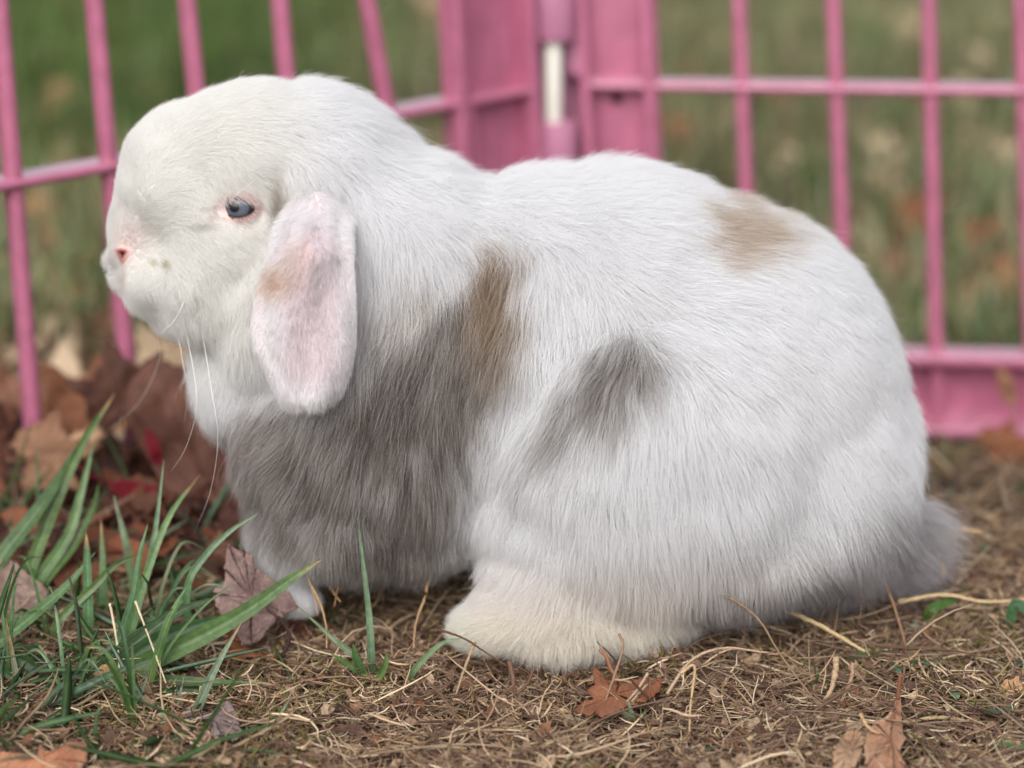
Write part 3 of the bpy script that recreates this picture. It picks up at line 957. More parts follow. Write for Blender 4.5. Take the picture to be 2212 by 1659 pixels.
# ---- ears
def make_ear(side):
    rows = [(418, 660, 702), (440, 636, 734), (480, 610, 754), (530, 588, 763), (580, 568, 768), (640, 550, 771), (700, 541, 773), (750, 546, 771), (790, 566, 764), (825, 584, 750), (850, 602, 732), (864, 616, 714), (874, 636, 694)]
    R_ = np.array(rows, float)
    nr, ncx = 40, 20
    vv = np.linspace(0, 1, nr)
    py = 418+(864-418)*vv
    xl = np.interp(py, R_[:, 0], R_[:, 1])+6; xr = np.interp(py, R_[:, 0], R_[:, 2])-8
    front, back = [], []
    for i in range(nr):
        for j in range(ncx):
            s = j/(ncx-1)*2-1
            px = (xl[i]+xr[i])/2+(xr[i]-xl[i])/2*s
            base_y = -.0375-.0335*smooth(0, .30, vv[i])-.006*vv[i]
            bulge = .0050*(1-s*s)+.0018*math.sin(s*5+vv[i]*6)+.0007*math.sin(s*11-vv[i]*9) - .003*(s > .3)*(s-.3)
            th = .0012+.0022*(1-abs(s)**3)*(1-.5*vv[i])
            y = base_y-bulge+.004*(1-vv[i])*abs(s)
            # a soft fold across the upper ear
            y -= .0022*math.exp(-((vv[i]-.05)/.06)**2)
            p = W(px, py[i], y)
            q = W(px, py[i], y+th*1.6)
            if side < 0:
                p = np.array([p[0]+.004, -p[1]-.002, p[2]]); q = np.array([q[0]+.004, -q[1]-.002, q[2]])
            front.append(p); back.append(q)
    V = np.array(front+back); n = nr*ncx
    F = []
    for i in range(nr-1):
        for j in range(ncx-1):
            a, b, c, d = i*ncx+j, i*ncx+j+1, (i+1)*ncx+j+1, (i+1)*ncx+j
            F.append((a, d, c, b)); F.append((n+a, n+b, n+c, n+d))
    for i in range(nr-1):
        F.append((i*ncx, n+i*ncx, n+(i+1)*ncx, (i+1)*ncx))
        F.append((i*ncx+ncx-1, (i+1)*ncx+ncx-1, n+(i+1)*ncx+ncx-1, n+i*ncx+ncx-1))
    for j in range(ncx-1):
        F.append((j, j+1, n+j+1, n+j)); b0 = (nr-1)*ncx
        F.append((b0+j, n+b0+j, n+b0+j+1, b0+j+1))
    if side < 0: F = [f[::-1] for f in F]
    T = np.array([(f[0], f[1], f[2]) for f in F]+[(f[0], f[2], f[3]) for f in F])
    N = vnormals(V, T)
    Qe = proj(V) if side > 0 else proj(np.stack([V[:, 0]-.004, -V[:, 1]-.002, V[:, 2]], 1))
    def ecol(Q, P3, hair):
        PINK = np.array(lin(238, 212, 214)); WH = np.array(lin(250, 248, 249))
        cen = smooth(.95, .2, np.abs((Q[:, 0]-675)/100))*smooth(880, 780, Q[:, 1])*(.25+.75*smooth(470, 560, Q[:, 1]))
        c = mixc(np.tile(np.array(lin(243, 226, 226)), (len(Q), 1)), PINK, cen)
        if hair: c = mixc(np.tile(WH, (len(Q), 1)), np.array(lin(240, 218, 224)), cen*.30)
        tan = .8*np.exp(-((Q[:, 0]-590)/48)**2-((Q[:, 1]-612)/34)**2)+.35*np.exp(-((Q[:, 0]-640)/26)**2-((Q[:, 1]-560)/40)**2)
        c = mixc(c, np.array(lin(222, 192, 166)), np.clip(tan*(.9+.3*fnoise(P3, 300)), 0, 1)*.85)
        return c
    ear = mesh_obj("ear", V, F, M_EAR, col=ecol(Qe, V, False)*.98)
    sub(ear, rab)
    nh_ = 46000 if side > 0 else 9000
    w = (lambda c_, n_: np.where(n_[:, 1]*side < .1, 1., .15))
    Pe, Ne = sample(V, T, N, nh_, w)
    Q = proj(Pe) if side > 0 else proj(np.stack([Pe[:, 0]-.004, -Pe[:, 1]-.002, Pe[:, 2]], 1))
    s = (Q[:, 0]-668)/100
    f2 = np.stack([s*.18+.22*fnoise(Pe, 120, 6), np.ones(len(Q))], 1)
    lowtip = smooth(800, 870, Q[:, 1])
    f2[:, 0] -= s*lowtip*.25
    tan = np.exp(-((Q[:, 0]-600)/45)**2-((Q[:, 1]-600)/40)**2)
    f2[:, 0] -= tan*.9
    F3 = np.stack([f2[:, 0], np.zeros(len(f2)), -f2[:, 1]], 1)
    F3 -= Ne*(F3*Ne).sum(1)[:, None]; F3 /= np.linalg.norm(F3, axis=1)[:, None]+1e-6
    L = .0042*(.6+.8*rng.random(len(Q)))*(1-.45*smooth(.6, 1, np.abs(s)))*(1+.5*smooth(520, 430, Q[:, 1])+.35*smooth(780, 860, Q[:, 1]))
    p = grow(Pe, Ne, F3, L, .40+.2*rng.random(len(Q)), 0, .13, K=5, grav=.1)
    p, _ = clump(Pe, p, 2200, .55)
    hc = ecol(proj(p[:, 2]) if side > 0 else Q, Pe, True)*(.82+.22*rng.random(len(Q)))[:, None]
    r = 5.0e-5*(.8+.5*rng.random(len(Q)))[:, None]*np.array([1, 1, .85, .6, .18])[None]
    o = make_curves("ear_fur", p, r, np.clip(np.repeat(hc[:, None], 5, 1), 0, .95), M_FUR, rab)
    o.parent = ear; o.matrix_parent_inverse = Matrix.Identity(4); o.location = (0, 0, 0)
make_ear(1)
make_ear(-1)

# ---- whiskers
WH_M = simple_mat("whisker", (.80, .78, .75), .4, .4, 30, .03, 0)
WHISK = [[(440, 735, -.038), (458, 850, -.058), (471, 945, -.062), (455, 1060, -.055), (418, 1155, -.045)],
         [(404, 725, -.034), (421, 820, -.050), (424, 890, -.055), (400, 970, -.05), (368, 1020, -.045)],
         [(386, 730, -.030), (398, 800, -.045), (414, 868, -.048)],
         [(372, 572, -.033), (330, 602, -.050), (268, 642, -.065)],
         [(366, 600, -.034), (322, 628, -.050), (262, 655, -.060)],
         [(402, 640, -.040), (378, 690, -.055), (345, 722, -.060)],
         [(290, 600, -.02), (266, 612, -.03), (236, 622, -.035)],
         [(330, 690, -.010), (345, 770, .010), (300, 870, .025), (232, 930, .04)],
         [(556, 385, -.040), (520, 412, -.052), (494, 438, -.058)],
         [(562, 630, -.050), (545, 700, -.066), (512, 760, -.072)]]
for w_ in WHISK:
    p = bez([W(*q) for q in w_], 14)
    v, f = tube(p, np.linspace(1.25e-4, .35e-4, 14), 5)
    sub(mesh_obj("whisker", v, f, WH_M), rab)

# ------------------------------------------------------------------ leaves
def maple(rng_, toothy=1.0):
    """outline radius of a maple leaf by angle from the stalk; angle 0 = main lobe"""
    th = np.linspace(-PI, PI, 97)[:-1]
    lobes = [(0, 1.0, .42), (.95, .92, .38), (-.95, .92, .38), (1.95, .62, .40), (-1.95, .62, .40)]
    r = np.full_like(th, .40)
    for a, l, w in lobes:
        d = np.abs(th-a)
        r = np.maximum(r, l*np.clip(1-(d/w)**1.2*.62, 0, 1)*(d < w*1.6))
    r = np.maximum(r, .50*(np.abs(th) < 2.5)+.10)
    # teeth
    r *= 1+toothy*.10*np.abs(((th*5.3) % 1)-.5)*2-.05
    r *= 1+.05*np.sin(th*9+rng_.random()*6)
    r[np.abs(th) > 2.75] *= .55
    return th, r

def leaf_obj(name, size, base, c1, c2, curl=.25, fold=.2, seed=0, shape='maple', stem=True, stemlen=.6, vein=None, holes=0):
    """leaf in its own frame: stalk end at origin, main lobe along +X, face up +Z"""
    r_ = np.random.default_rng(seed)
    if shape == 'maple':
        th, R = maple(r_)
    else:
        th = np.linspace(-PI, PI, 65)[:-1]
        R = .5/np.sqrt((np.cos(th)/1.0)**2+(np.sin(th)/.34)**2)*(1+.06*np.sin(th*7+r_.random()*5)+.04*np.sin(th*17))
    nr = 9; V = [(0, 0, 0)]; vn = [1.]
    rf = np.linspace(0, 1, nr+1)[1:]
    veins = [0, .95, -.95, 1.95, -1.95] if shape == 'maple' else [0, PI]
    for q in rf:
        for a, R0 in zip(th, R):
            rr = R0*q
            V.append((rr*math.cos(a), rr*math.sin(a), 0))
            dv = min(abs((a-b+PI) % (2*PI)-PI) for b in veins)*rr
            # side veins
            sv = abs(((rr*7+abs(a)*1.2) % 1)-.5)*.06
            vn.append(max(math.exp(-(dv/.012)**2), .55*math.exp(-(sv/.006)**2)))
    V = np.array(V)
    off = np.array([.5, 0, 0]) if shape != 'maple' else 0
    vn = np.array(vn)
    n3 = V*3.0+seed*3.3
    zz = curl*(.22*fnoise(n3, .9)+.10*fnoise(n3, 2.2, 2))
    rr = np.hypot(V[:, 0], V[:, 1])
    zz += fold*(np.abs(V[:, 1])**1.3)*.9 + curl*.25*rr**2*np.sin(3*np.arctan2(V[:, 1], V[:, 0])+seed)
    zz += -.012*vn*(rr > .03)
    V = V+off
    V[:, 2] = zz
    # strong curl along the length
    V = V*size
    F = [(0, 1+j, 1+(j+1) % len(th)) for j in range(len(th))]
    m = len(th)
    for i in range(nr-1):
        for j in range(m):
            F.append((1+i*m+j, 1+(i+1)*m+j, 1+(i+1)*m+(j+1) % m, 1+i*m+(j+1) % m))
    if holes:
        hc_ = [(r_.uniform(.2, .7)*math.cos(b), r_.uniform(.2, .7)*math.sin(b), r_.uniform(.03, .07)) for b in r_.uniform(-2, 2, holes)]
        F = [f for f in F if not any((V[f[0]][0]/size-hx)**2+(V[f[0]][1]/size-hy)**2 < hr*hr for hx, hy, hr in hc_)]
    nz = fnoise(n3, 4, 7)*.5+.5
    edge = smooth(.8, 1.0, np.r_[0, np.repeat(rf, m)])
    c = mixc(np.tile(c1, (len(V), 1)).astype(float), np.array(c2, float), np.clip(nz*.9+.15*edge, 0, 1))
    vc = np.array(vein if vein is not None else np.array(c1)*.55)
    c = mixc(c, vc, vn*.65)
    o = mesh_obj(name, V, F, M_LEAF, col=c)
    sm = o.modifiers.new('thick', 'SOLIDIFY'); sm.thickness = .0003
    st = None
    if stem:
        p = bez([(0, 0, 0), (-.3*size*stemlen, .04*size, -.02*size), (-size*stemlen, .15*size, -.06*size)], 10)
        v, f = tube(p, np.linspace(.00055, .0008, 10)*(size/.03)**.5, 6)
        st = mesh_obj("stem", v, f, M_TWIG, col=np.tile(vc, (len(v), 1)), parent=o)
    return o

def place(o, pos, xdir, zdir):
    x = np.array(xdir, float); x /= np.linalg.norm(x)
    z = np.array(zdir, float); z -= x*(z @ x); z /= np.linalg.norm(z)
    y = np.cross(z, x)
    M = Matrix(((x[0], y[0], z[0], pos[0]), (x[1], y[1], z[1], pos[1]), (x[2], y[2], z[2], pos[2]), (0, 0, 0, 1)))
    o.matrix_world = M
    return o

PURP1, PURP2 = lin(142, 118, 112), lin(112, 88, 84)
BRN1, BRN2 = lin(150, 98, 66), lin(118, 72, 50)
TANL1, TANL2 = lin(176, 138, 104), lin(146, 106, 76)
DK1, DK2 = lin(110, 66, 48), lin(78, 46, 36)
PALE1, PALE2 = lin(205, 180, 150), lin(176, 148, 118)

def gleaf(label, px, py, size, xd, zd, c1, c2, lift=.004, y=None, cat="leaf", group=None, **kw):
    o = leaf_obj("fallen_leaf", size, None, c1, c2, **kw)
    p = G(px, py) if y is None else W(px, py, y)
    p = p + np.array([0, 0, lift])
    place(o, p, xd, zd)
    return tag(o, label, cat, group)

MASKS = []
def polyleaf(label, outline, base, tips, y0, c1, c2, tiltx=0., tilty=0., curl=.003, stem=None, stem_y=None, seed=0, vein=None, rimc=None, freq=60, holes=(), cup=0.):
    """a leaf cut to its own outline: outline, stalk base and vein tips as they show, lying in a plane at depth y0
    that leans by tiltx, tilty (metres of depth per metre across / up), crumpled by noise"""
    O = np.array(outline, float); r_ = np.random.default_rng(seed)
    if O[:, 1].mean() > 1180: MASKS.append(O)
    m = 72
    seg = np.r_[O, O[:1]]; d = np.r_[0, np.cumsum(np.linalg.norm(np.diff(seg, axis=0), axis=1))]
    u = np.linspace(0, d[-1], m, endpoint=False)
    u = np.sort(np.r_[u, d[:-1]])
    ring = np.stack([np.interp(u, d, seg[:, 0]), np.interp(u, d, seg[:, 1])], 1)
    ring = ring+r_.normal(size=ring.shape)*1.6
    m = len(ring); cen = O.mean(0)
    nr = 12
    Q = [cen]
    for q in np.linspace(0, 1, nr+1)[1:]: Q += list(cen+(ring-cen)*q)
    Q = np.array(Q)
    B = np.array(base, float)
    segs = [(B, np.array(t_, float), 1.) for t_ in tips]
    for (a, b, w_) in list(segs):
        e = b-a; L = np.linalg.norm(e); e /= L; pn = np.array([-e[1], e[0]])
        for f_ in (.25, .42, .6, .78):
            for sg in (-1, 1):
                segs.append((a+e*L*f_, a+e*L*(f_+.22)+pn*sg*L*.26, .55))
    vd = np.zeros(len(Q))
    for a, b, w_ in segs:
        e = b-a; t_ = np.clip(((Q-a) @ e)/(e @ e), 0, 1)
        dd = np.linalg.norm(Q-a-t_[:, None]*e, axis=1)
        vd = np.maximum(vd, w_*np.exp(-(dd/3.2)**2))
    k = S
    ce = np.linalg.norm(Q-cen, axis=1)/max(1e-6, np.linalg.norm(ring-cen, axis=1).max())
    P0_ = np.stack([Q[:, 0]*k, 0*Q[:, 0]+seed, Q[:, 1]*k], 1)
    y = y0+tiltx*(Q[:, 0]-cen[0])*k-tilty*(Q[:, 1]-cen[1])*k+curl*fnoise(P0_, freq, 1)+curl*.45*fnoise(P0_, freq*2.6, 2)+curl*.2*fnoise(P0_, freq*6, 4)-.0004*vd-cup*ce**2
    y = np.where(y > gdepth(Q[:, 0], Q[:, 1])-.016, gdepth(Q[:, 0], Q[:, 1])-.016+.35*curl*fnoise(P0_, freq, 1), y)*(Q[:, 1] > 1180)+y*(Q[:, 1] <= 1180)
    V = np.array([W(a_, b_, c_) for (a_, b_), c_ in zip(Q, y)])
    F = [(0, 1+(j+1) % m, 1+j) for j in range(m)]
    for i in range(nr-1):
        for j in range(m): F.append((1+i*m+j, 1+i*m+(j+1) % m, 1+(i+1)*m+(j+1) % m, 1+(i+1)*m+j))
    for hx, hy, hr in holes:
        F = [f for f in F if not ((Q[f[2]][0]-hx)**2+(Q[f[2]][1]-hy)**2 < hr*hr)]
    nz = np.clip(.5+.5*fnoise(P0_, 140, 7)+.25*fnoise(P0_, 900, 8), 0, 1)
    c = mixc(np.tile(np.array(c1, float), (len(V), 1)), np.array(c2, float), nz)
    vc = np.array(vein) if vein is not None else np.array(c2)*.5
    c = mixc(c, vc, vd*.6)
    if rimc is not None: c = mixc(c, np.array(rimc), smooth(.86, 1., np.r_[0, np.repeat(np.linspace(0, 1, nr+1)[1:], m)])*.5)
    root = V[0].copy()
    o = mesh_obj("fallen_leaf", V-root, F, M_LEAF, col=c); o.location = root
    sm = o.modifiers.new('thick', 'SOLIDIFY'); sm.thickness = .00035
    if stem:
        p = bez([W(a_, b_, (stem_y if stem_y is not None else y0)-.001-.0005*i) for i, (a_, b_) in enumerate(stem)], 14)-root
        v, f = tube(p, np.linspace(.0007, .0009, 14), 6)
        mesh_obj("stem", v, f, M_TWIG, col=np.tile(vc, (len(v), 1)), parent=o)
    return tag(o, label, "leaf")

C2 = lambda L: [(c*.52, 796+.52*d) for c, d in L]
C3 = lambda L: [(1039.6+c*.26, 1238.7+.26*d) for c, d in L]
C1 = lambda L: [(c*.3067, 1150.2+.3067*d) for c, d in L]
C4 = lambda L: [(1614.8+c*.3066, 1150.2+.3066*d) for c, d in L]
polyleaf("purple-brown maple leaf with dark veins standing on edge by the rabbit's front paw",
  C2([(945, 735), (1010, 750), (1050, 775), (1055, 820), (1110, 860), (1150, 890), (1195, 930), (1230, 965), (1240, 1000), (1190, 1020), (1160, 1040), (1110, 1090), (1080, 1130), (1040, 1145), (1010, 1150), (985, 1110), (940, 1060), (905, 1000), (880, 935), (900, 910), (935, 890), (930, 830)]),
  C2([(1155, 1030)])[0], C2([(935, 840), (955, 745), (895, 935), (1020, 1140), (1225, 975)]), -.054, PURP1, PURP2, tiltx=.2, tilty=.5, curl=.0026, stem=C2([(1155, 1030), (1195, 1085), (1198, 1140), (1160, 1215)]), stem_y=-.064, seed=3, vein=lin(66, 46, 48), rimc=lin(150, 120, 108))
polyleaf("brown pointed maple leaf lying under crossed twigs in front of the hind foot",
  C3([(930, 770), (965, 800), (1020, 860), (1060, 880), (1150, 900), (1250, 880), (1350, 870), (1400, 890), (1430, 920), (1510, 860), (1480, 960), (1440, 1010), (1380, 1060), (1310, 1100), (1250, 1090), (1180, 1120), (1120, 1150), (1080, 1170), (1000, 1190), (940, 1150), (880, 1180), (800, 1150), (740, 1150), (850, 1060), (930, 1040), (880, 960), (940, 930)]),
  C3([(1170, 920)])[0], C3([(935, 780), (760, 1145), (1060, 1180), (1300, 1090), (1500, 870)]), -.100, lin(158, 104, 74), lin(120, 74, 54), tilty=2.2, tiltx=.1, curl=.005, stem=C3([(1170, 920), (1080, 800), (1040, 690), (985, 635)]), stem_y=-.092, seed=11, vein=lin(150, 108, 84), rimc=lin(110, 62, 46), cup=.004)
polyleaf("orange-brown leaf with a torn corner, at the very bottom under the long grass",
  C1([(-60, 1560), (0, 1545), (60, 1560), (110, 1600), (150, 1590), (215, 1590), (270, 1580), (285, 1490), (330, 1560), (370, 1530), (420, 1510), (500, 1470), (560, 1475), (610, 1460), (622, 1510), (600, 1620), (560, 1700), (400, 1790), (100, 1800), (-60, 1700)]),
  C1([(330, 1640)])[0], C1([(610, 1465), (285, 1495), (560, 1700), (60, 1570), (100, 1790)]), -.128, lin(196, 140, 108), lin(166, 110, 82), tilty=1.5, curl=.005, seed=17, vein=lin(150, 92, 62), rimc=lin(206, 160, 130))
polyleaf("tan crumpled leaf standing upright on its stalk near the bottom edge",
  C4([(1045, 1165), (1075, 1165), (1090, 1290), (1085, 1340), (1110, 1460), (1070, 1520), (1010, 1560), (1060, 1600), (1130, 1660), (1150, 1760), (820, 1760), (830, 1650), (820, 1500), (850, 1400), (900, 1330), (1000, 1290), (1035, 1220)]),
  C4([(1060, 1175)])[0], C4([(1000, 1450), (900, 1560), (960, 1740), (1110, 1450)]), -.122, lin(190, 150, 120), lin(148, 104, 80), tilty=.35, curl=.0095, freq=75, stem=C4([(1060, 1175), (1068, 1090), (1080, 1000)]), stem_y=-.120, seed=23, vein=lin(130, 88, 66), rimc=lin(204, 170, 140))
polyleaf("pale tan curled leaf beside the upright crumpled one",
  C4([(700, 1390), (760, 1385), (810, 1400), (830, 1460), (812, 1520), (800, 1560), (750, 1660), (700, 1760), (610, 1760), (605, 1640), (605, 1560), (640, 1480)]),
  C4([(700, 1760)])[0], C4([(780, 1400)]), -.124, lin(196, 164, 134), lin(166, 130, 102), tilty=.5, tiltx=.4, curl=.005, seed=29, vein=lin(140, 106, 80), rimc=lin(150, 110, 84), cup=.004)
polyleaf("large brown leaf leaning behind the rabbit's chest",
  [(330, 770), (420, 800), (470, 870), (510, 960), (560, 1060), (590, 1180), (500, 1215), (440, 1170), (380, 1120), (352, 1040), (300, 960), (262, 880), (285, 820)],
  (520, 1200), [(330, 790), (280, 880), (430, 830), (560, 1090)], .095, lin(118, 80, 66), lin(88, 57, 48), tilty=.5, curl=.012, seed=61, freq=30)
polyleaf("grey-purple weathered leaf behind the tall grass blades",
  [(0, 1205), (30, 1212), (60, 1240), (95, 1265), (110, 1290), (90, 1315), (60, 1345), (20, 1350), (-60, 1320), (-60, 1220)],
  (100, 1290), [(0, 1215), (-50, 1290), (30, 1345)], -.028, lin(150, 128, 116), lin(118, 96, 88), tilty=1.0, curl=.006, seed=31, rimc=lin(170, 146, 130))
polyleaf("dark brown leaf lying at the foot of the large leaning leaf",
  [(430, 1120), (500, 1090), (570, 1110), (640, 1180), (620, 1250), (520, 1262), (450, 1230), (400, 1180)],
  (620, 1240), [(430, 1130), (520, 1100), (460, 1225)], .05, lin(104, 68, 58), lin(76, 48, 42), tilty=1.2, curl=.008, seed=62)
polyleaf("small grey crumpled leaf full of holes on the dry moss",
  C1([(1290, 1240), (1330, 1230), (1400, 1250), (1480, 1270), (1560, 1200), (1610, 1180), (1660, 1250), (1690, 1350), (1720, 1420), (1640, 1470), (1560, 1420), (1500, 1440), (1470, 1360), (1480, 1300), (1400, 1290), (1340, 1310)]),
  C1([(1300, 1250)])[0], C1([(1560, 1290), (1690, 1400)]), -.112, lin(160, 142, 138), lin(122, 102, 98), tilty=1.6, curl=.006, seed=37, freq=110, holes=[(505, 1566, 4), (490, 1590, 5), (516, 1580, 3)])
gleaf("rust-brown maple leaf fragment tucked under the purple-brown leaf", 560, 1420, .020, (-.3, -.5, .1), (0, -.4, 1), BRN1, BRN2, seed=5, curl=.4)
gleaf("narrow olive-brown leaf leaning out from under the rabbit's belly fur", 1640, 1385, .030, (.45, -.55, -.5), (.3, -.6, .7), lin(128, 106, 82), lin(98, 78, 60), lift=.003, seed=41, curl=.3, fold=.5, shape='oval', stem=False)
gleaf("dark red-brown leaf half hidden below the tail", 1865, 1262, .022, (.8, .1, .1), (-.1, -.5, .8), lin(120, 70, 50), lin(84, 46, 36), lift=.004, seed=43, curl=.5)
gleaf("dry brown leaf in the shade under the belly", 760, 1300, .018, (.9, .2, .1), (0, -.5, .8), DK1, BRN2, lift=.003, seed=47, curl=.5)
gleaf("tiny red-brown leaf by the near side of the front paw", 640, 1395, .014, (.5, .3, .1), (.1, -.6, .8), lin(110, 66, 54), lin(84, 48, 40), lift=.002, seed=48, curl=.5)
gleaf("pale leaf scrap on the soil among the bases of the grass", 215, 1488, .010, (.9, .1, .1), (0, -.5, .9), lin(190, 156, 110), lin(150, 120, 84), seed=49, curl=.3, stem=False)
gleaf("bluish-white leaf flake beside the small green weeds", 1965, 1487, .0072, (.9, .1, -.1), (.1, -.7, .7), lin(206, 200, 202), lin(180, 172, 172), seed=51, curl=.15, stem=False, shape='oval', lift=.002)
gleaf("small triangular tan leaf scrap among the dark weeds", 2185, 1515, .008, (.9, .1, .1), (0, -.6, .7), lin(190, 150, 110), lin(160, 122, 90), seed=52, curl=.2, stem=False)
gleaf("brown leaf scrap at the edge of the right-hand weeds", 2140, 1355, .012, (.8, .3, .2), (-.2, -.6, .7), lin(150, 118, 92), lin(110, 84, 66), seed=53, curl=.4, stem=False, shape='oval')
# big blurred leaves by the fence behind the chest
gleaf("orange-brown leaf propped between the first two fence bars", 190, 905, .036, (-.55, .1, .62), (.1, -.85, .4), lin(156, 106, 78), lin(124, 78, 56), lift=0, y=0.165, seed=63, curl=.4)
gleaf("pink-tan leaf behind the foot of the outermost bar", 40, 925, .034, (-.2, .1, .9), (.2, -.85, .4), lin(180, 134, 110), lin(140, 92, 74), lift=0, y=0.170, seed=64, curl=.4)
gleaf("big pale cream leaf beyond the fence below the nose", 165, 915, .044, (-.2, .5, .75), (.1, -.8, .5), lin(222, 198, 168), lin(196, 168, 138), lift=0, y=0.245, seed=65, curl=.4)
gleaf("pale leaf with a curled rim behind the whiskers", 360, 830, .036, (-.3, .3, .6), (.1, -.8, .4), lin(206, 182, 150), lin(170, 142, 114), lift=0, y=0.235, seed=66, curl=.5)
gleaf("small tan leaf standing by the spiked bar end", 245, 885, .018, (.5, .1, .3), (.1, -.8, .4), lin(206, 160, 120), lin(170, 124, 92), lift=0, y=0.155, seed=67, curl=.5)
gleaf("pale rolled leaf lying at the foot of the outermost bar", 150, 955, .020, (.8, .1, .25), (.1, -.8, .5), lin(214, 180, 146), lin(176, 134, 104), lift=0, y=0.130, seed=68, curl=.9, shape='oval')
gleaf("crimson stand-in for the shaded bottom rail between the tall grass blades", 235, 1045, .026, (.7, .1, -.25), (.1, -.85, .5), lin(112, 12, 30), lin(90, 8, 22), lift=0, y=.062, seed=69, curl=.3, shape='oval')  # two crimson leaf shapes added in place of the buried rail's shaded recess
gleaf("crimson scrap standing in for the shaded bottom rail beside the large leaning leaf", 345, 1010, .018, (-.2, .1, .7), (.1, -.85, .5), lin(112, 12, 30), lin(90, 8, 22), lift=0, y=.085, seed=70, curl=.3, shape='oval', stem=False)
gleaf("pink leaf sliver at the base of the blurred grass", 335, 1130, .014, (.9, .1, -.1), (.1, -.8, .5), lin(190, 110, 116), lin(160, 84, 92), lift=0, y=0.075, seed=71, curl=.3, shape='oval', stem=False)
gleaf("dark mouldering leaf at the far end of the leaf pile", 60, 1010, .040, (-.7, .2, .1), (.1, -.5, .8), DK1, DK2, lift=0, y=0.135, seed=72, curl=.5)
gleaf("dark mouldering leaf in the hollow below the crimson rail stand-in", 140, 1120, .040, (.6, .3, -.1), (.1, -.5, .8), DK2, lin(56, 34, 28), lift=0, y=0.095, seed=73, curl=.5)
gleaf("dark leaf under the hollow of the large leaning leaf", 300, 1090, .034, (-.5, .3, .1), (.1, -.5, .8), DK2, lin(56, 34, 28), lift=0, y=0.105, seed=74, curl=.5)
gleaf("brown leaf resting against the bottom rail at the picture's edge", 2190, 880, .024, (-.35, .0, .85), (-.3, -.85, .2), lin(170, 128, 94), lin(130, 92, 68), lift=0, y=.31, seed=75, curl=.4, shape='oval')
gleaf("rust-coloured leaf on the ground before the bottom rail", 2160, 985, .026, (.9, .2, .05), (0, -.4, .9), lin(140, 84, 52), lin(110, 64, 42), seed=76, curl=.4)

gleaf("dark lobed leaf standing against the foot of the second bar", 268, 862, .030, (-.2, .1, .7), (.1, -.85, .4), lin(96, 62, 50), lin(66, 42, 36), lift=0, y=.125, seed=80, curl=.4)
gleaf("tan-brown curled leaf lying across the foot of the outermost bar", 88, 990, .026, (.8, .1, .2), (.1, -.8, .5), lin(150, 112, 86), lin(112, 78, 60), lift=0, y=.085, seed=81, curl=.6)
for i in range(28):
    px, py = rng.uniform(-60, 400), rng.uniform(925, 1200)
    yy = .170-.00032*(py-900)+rng.uniform(-.012, .012)
    k = [DK1, DK2, lin(52, 32, 27), lin(44, 28, 24), lin(66, 42, 36)][int(rng.integers(0, 5))] if py > 960 else [lin(120, 78, 58), lin(140, 104, 80), DK1][int(rng.integers(0, 3))]
    gleaf("%s %s dead leaf in the pile heaped %s" % ("mid-brown" if py <= 960 else "dark brown", "lobed" if i % 2 else "oval", "round the foot of the outermost bars" if px < 150 else "between the fence and the rabbit's chest"), px, py, rng.uniform(.020, .038), (rng.uniform(-1, 1), rng.uniform(-.3, .5), rng.uniform(-.3, .4)), (rng.uniform(-.5, .5), -.7, .6),
          k, np.array(k)*.7, lift=0, y=yy, seed=200+i, curl=.5, fold=.15, stem=False, group="dead leaves heaped at the foot of the fence", shape='maple' if i % 2 else 'oval')

# ------------------------------------------------------------------ grass blades in the foreground
def blade_mesh(path, width, c1, c2, fold=.25, twist=0., side=None, parent=None, name="blade"):
    p = bez(path, 15); n = len(p)
    t = np.linspace(0, 1, n)
    T = np.gradient(p, axis=0); T /= np.linalg.norm(T, axis=1)[:, None]
    view = np.array([0, -.9, .45])
    s = np.cross(T, view); s /= np.linalg.norm(s, axis=1)[:, None]+1e-9
    nrm = np.cross(s, T)
    ang = twist*t
    s2 = s*np.cos(ang)[:, None]+nrm*np.sin(ang)[:, None]
    n2 = np.cross(s2, T)
    w = width*np.clip(np.minimum(.55+t*2.2, 1)*(1-t**2.6)**.8, .04, 1)/2
    V, C_ = [], []
    offs = (-1, -.66, -.33, 0, .33, .66, 1)
    tipb = rng.uniform(.06, .25) if rng.random() < .4 else 0.
    hue = 1+rng.normal(size=3)*np.array([.10, .05, .10])
    mot = 1+.16*fnoise(p, 160, float(rng.integers(0, 99)))
    for k in offs:
        V.append(p+s2*(w*k)[:, None]+n2*(w*fold*(abs(k)-.4))[:, None])
        st = {0: 1.12, .33: .84, .66: 1.02, 1: .90}[abs(k)]
        base = np.array(lin(128, 150, 74))
        cc = np.array(c1)[None]*(1-t[:, None])+np.array(c2)[None]*t[:, None]
        bw = smooth(.18, 0, t)[:, None]*.6
        cc = cc*(1-bw)+base*bw
        tb = (smooth(1-tipb, 1-tipb*.4, t) if tipb else 0*t)[:, None]
        cc = cc*hue*mot[:, None]*(1-tb)+np.array(lin(150, 124, 84))*tb
        C_.append(cc*st)
    V = np.vstack(V); C_ = np.vstack(C_)
    F = []
    for k in range(6):
        for i in range(n-1):
            F.append((k*n+i, (k+1)*n+i, (k+1)*n+i+1, k*n+i+1))
    o = mesh_obj(name, V, F, M_BLADE, col=C_)
    if parent is not None: sub(o, parent)
    return o

GR1, GR2 = lin(72, 102, 50), lin(84, 112, 70)
GB1, GB2 = lin(82, 106, 68), lin(116, 134, 104)
GD1, GD2 = lin(48, 74, 38), lin(58, 86, 52)
def path3(pp, y0, y1):
    n = len(pp)
    return [W(x, y_, float(front(x, y_, y0+(y1-y0)*i/(n-1), .000 if i == 0 else .005))) for i, (x, y_) in enumerate(pp)]
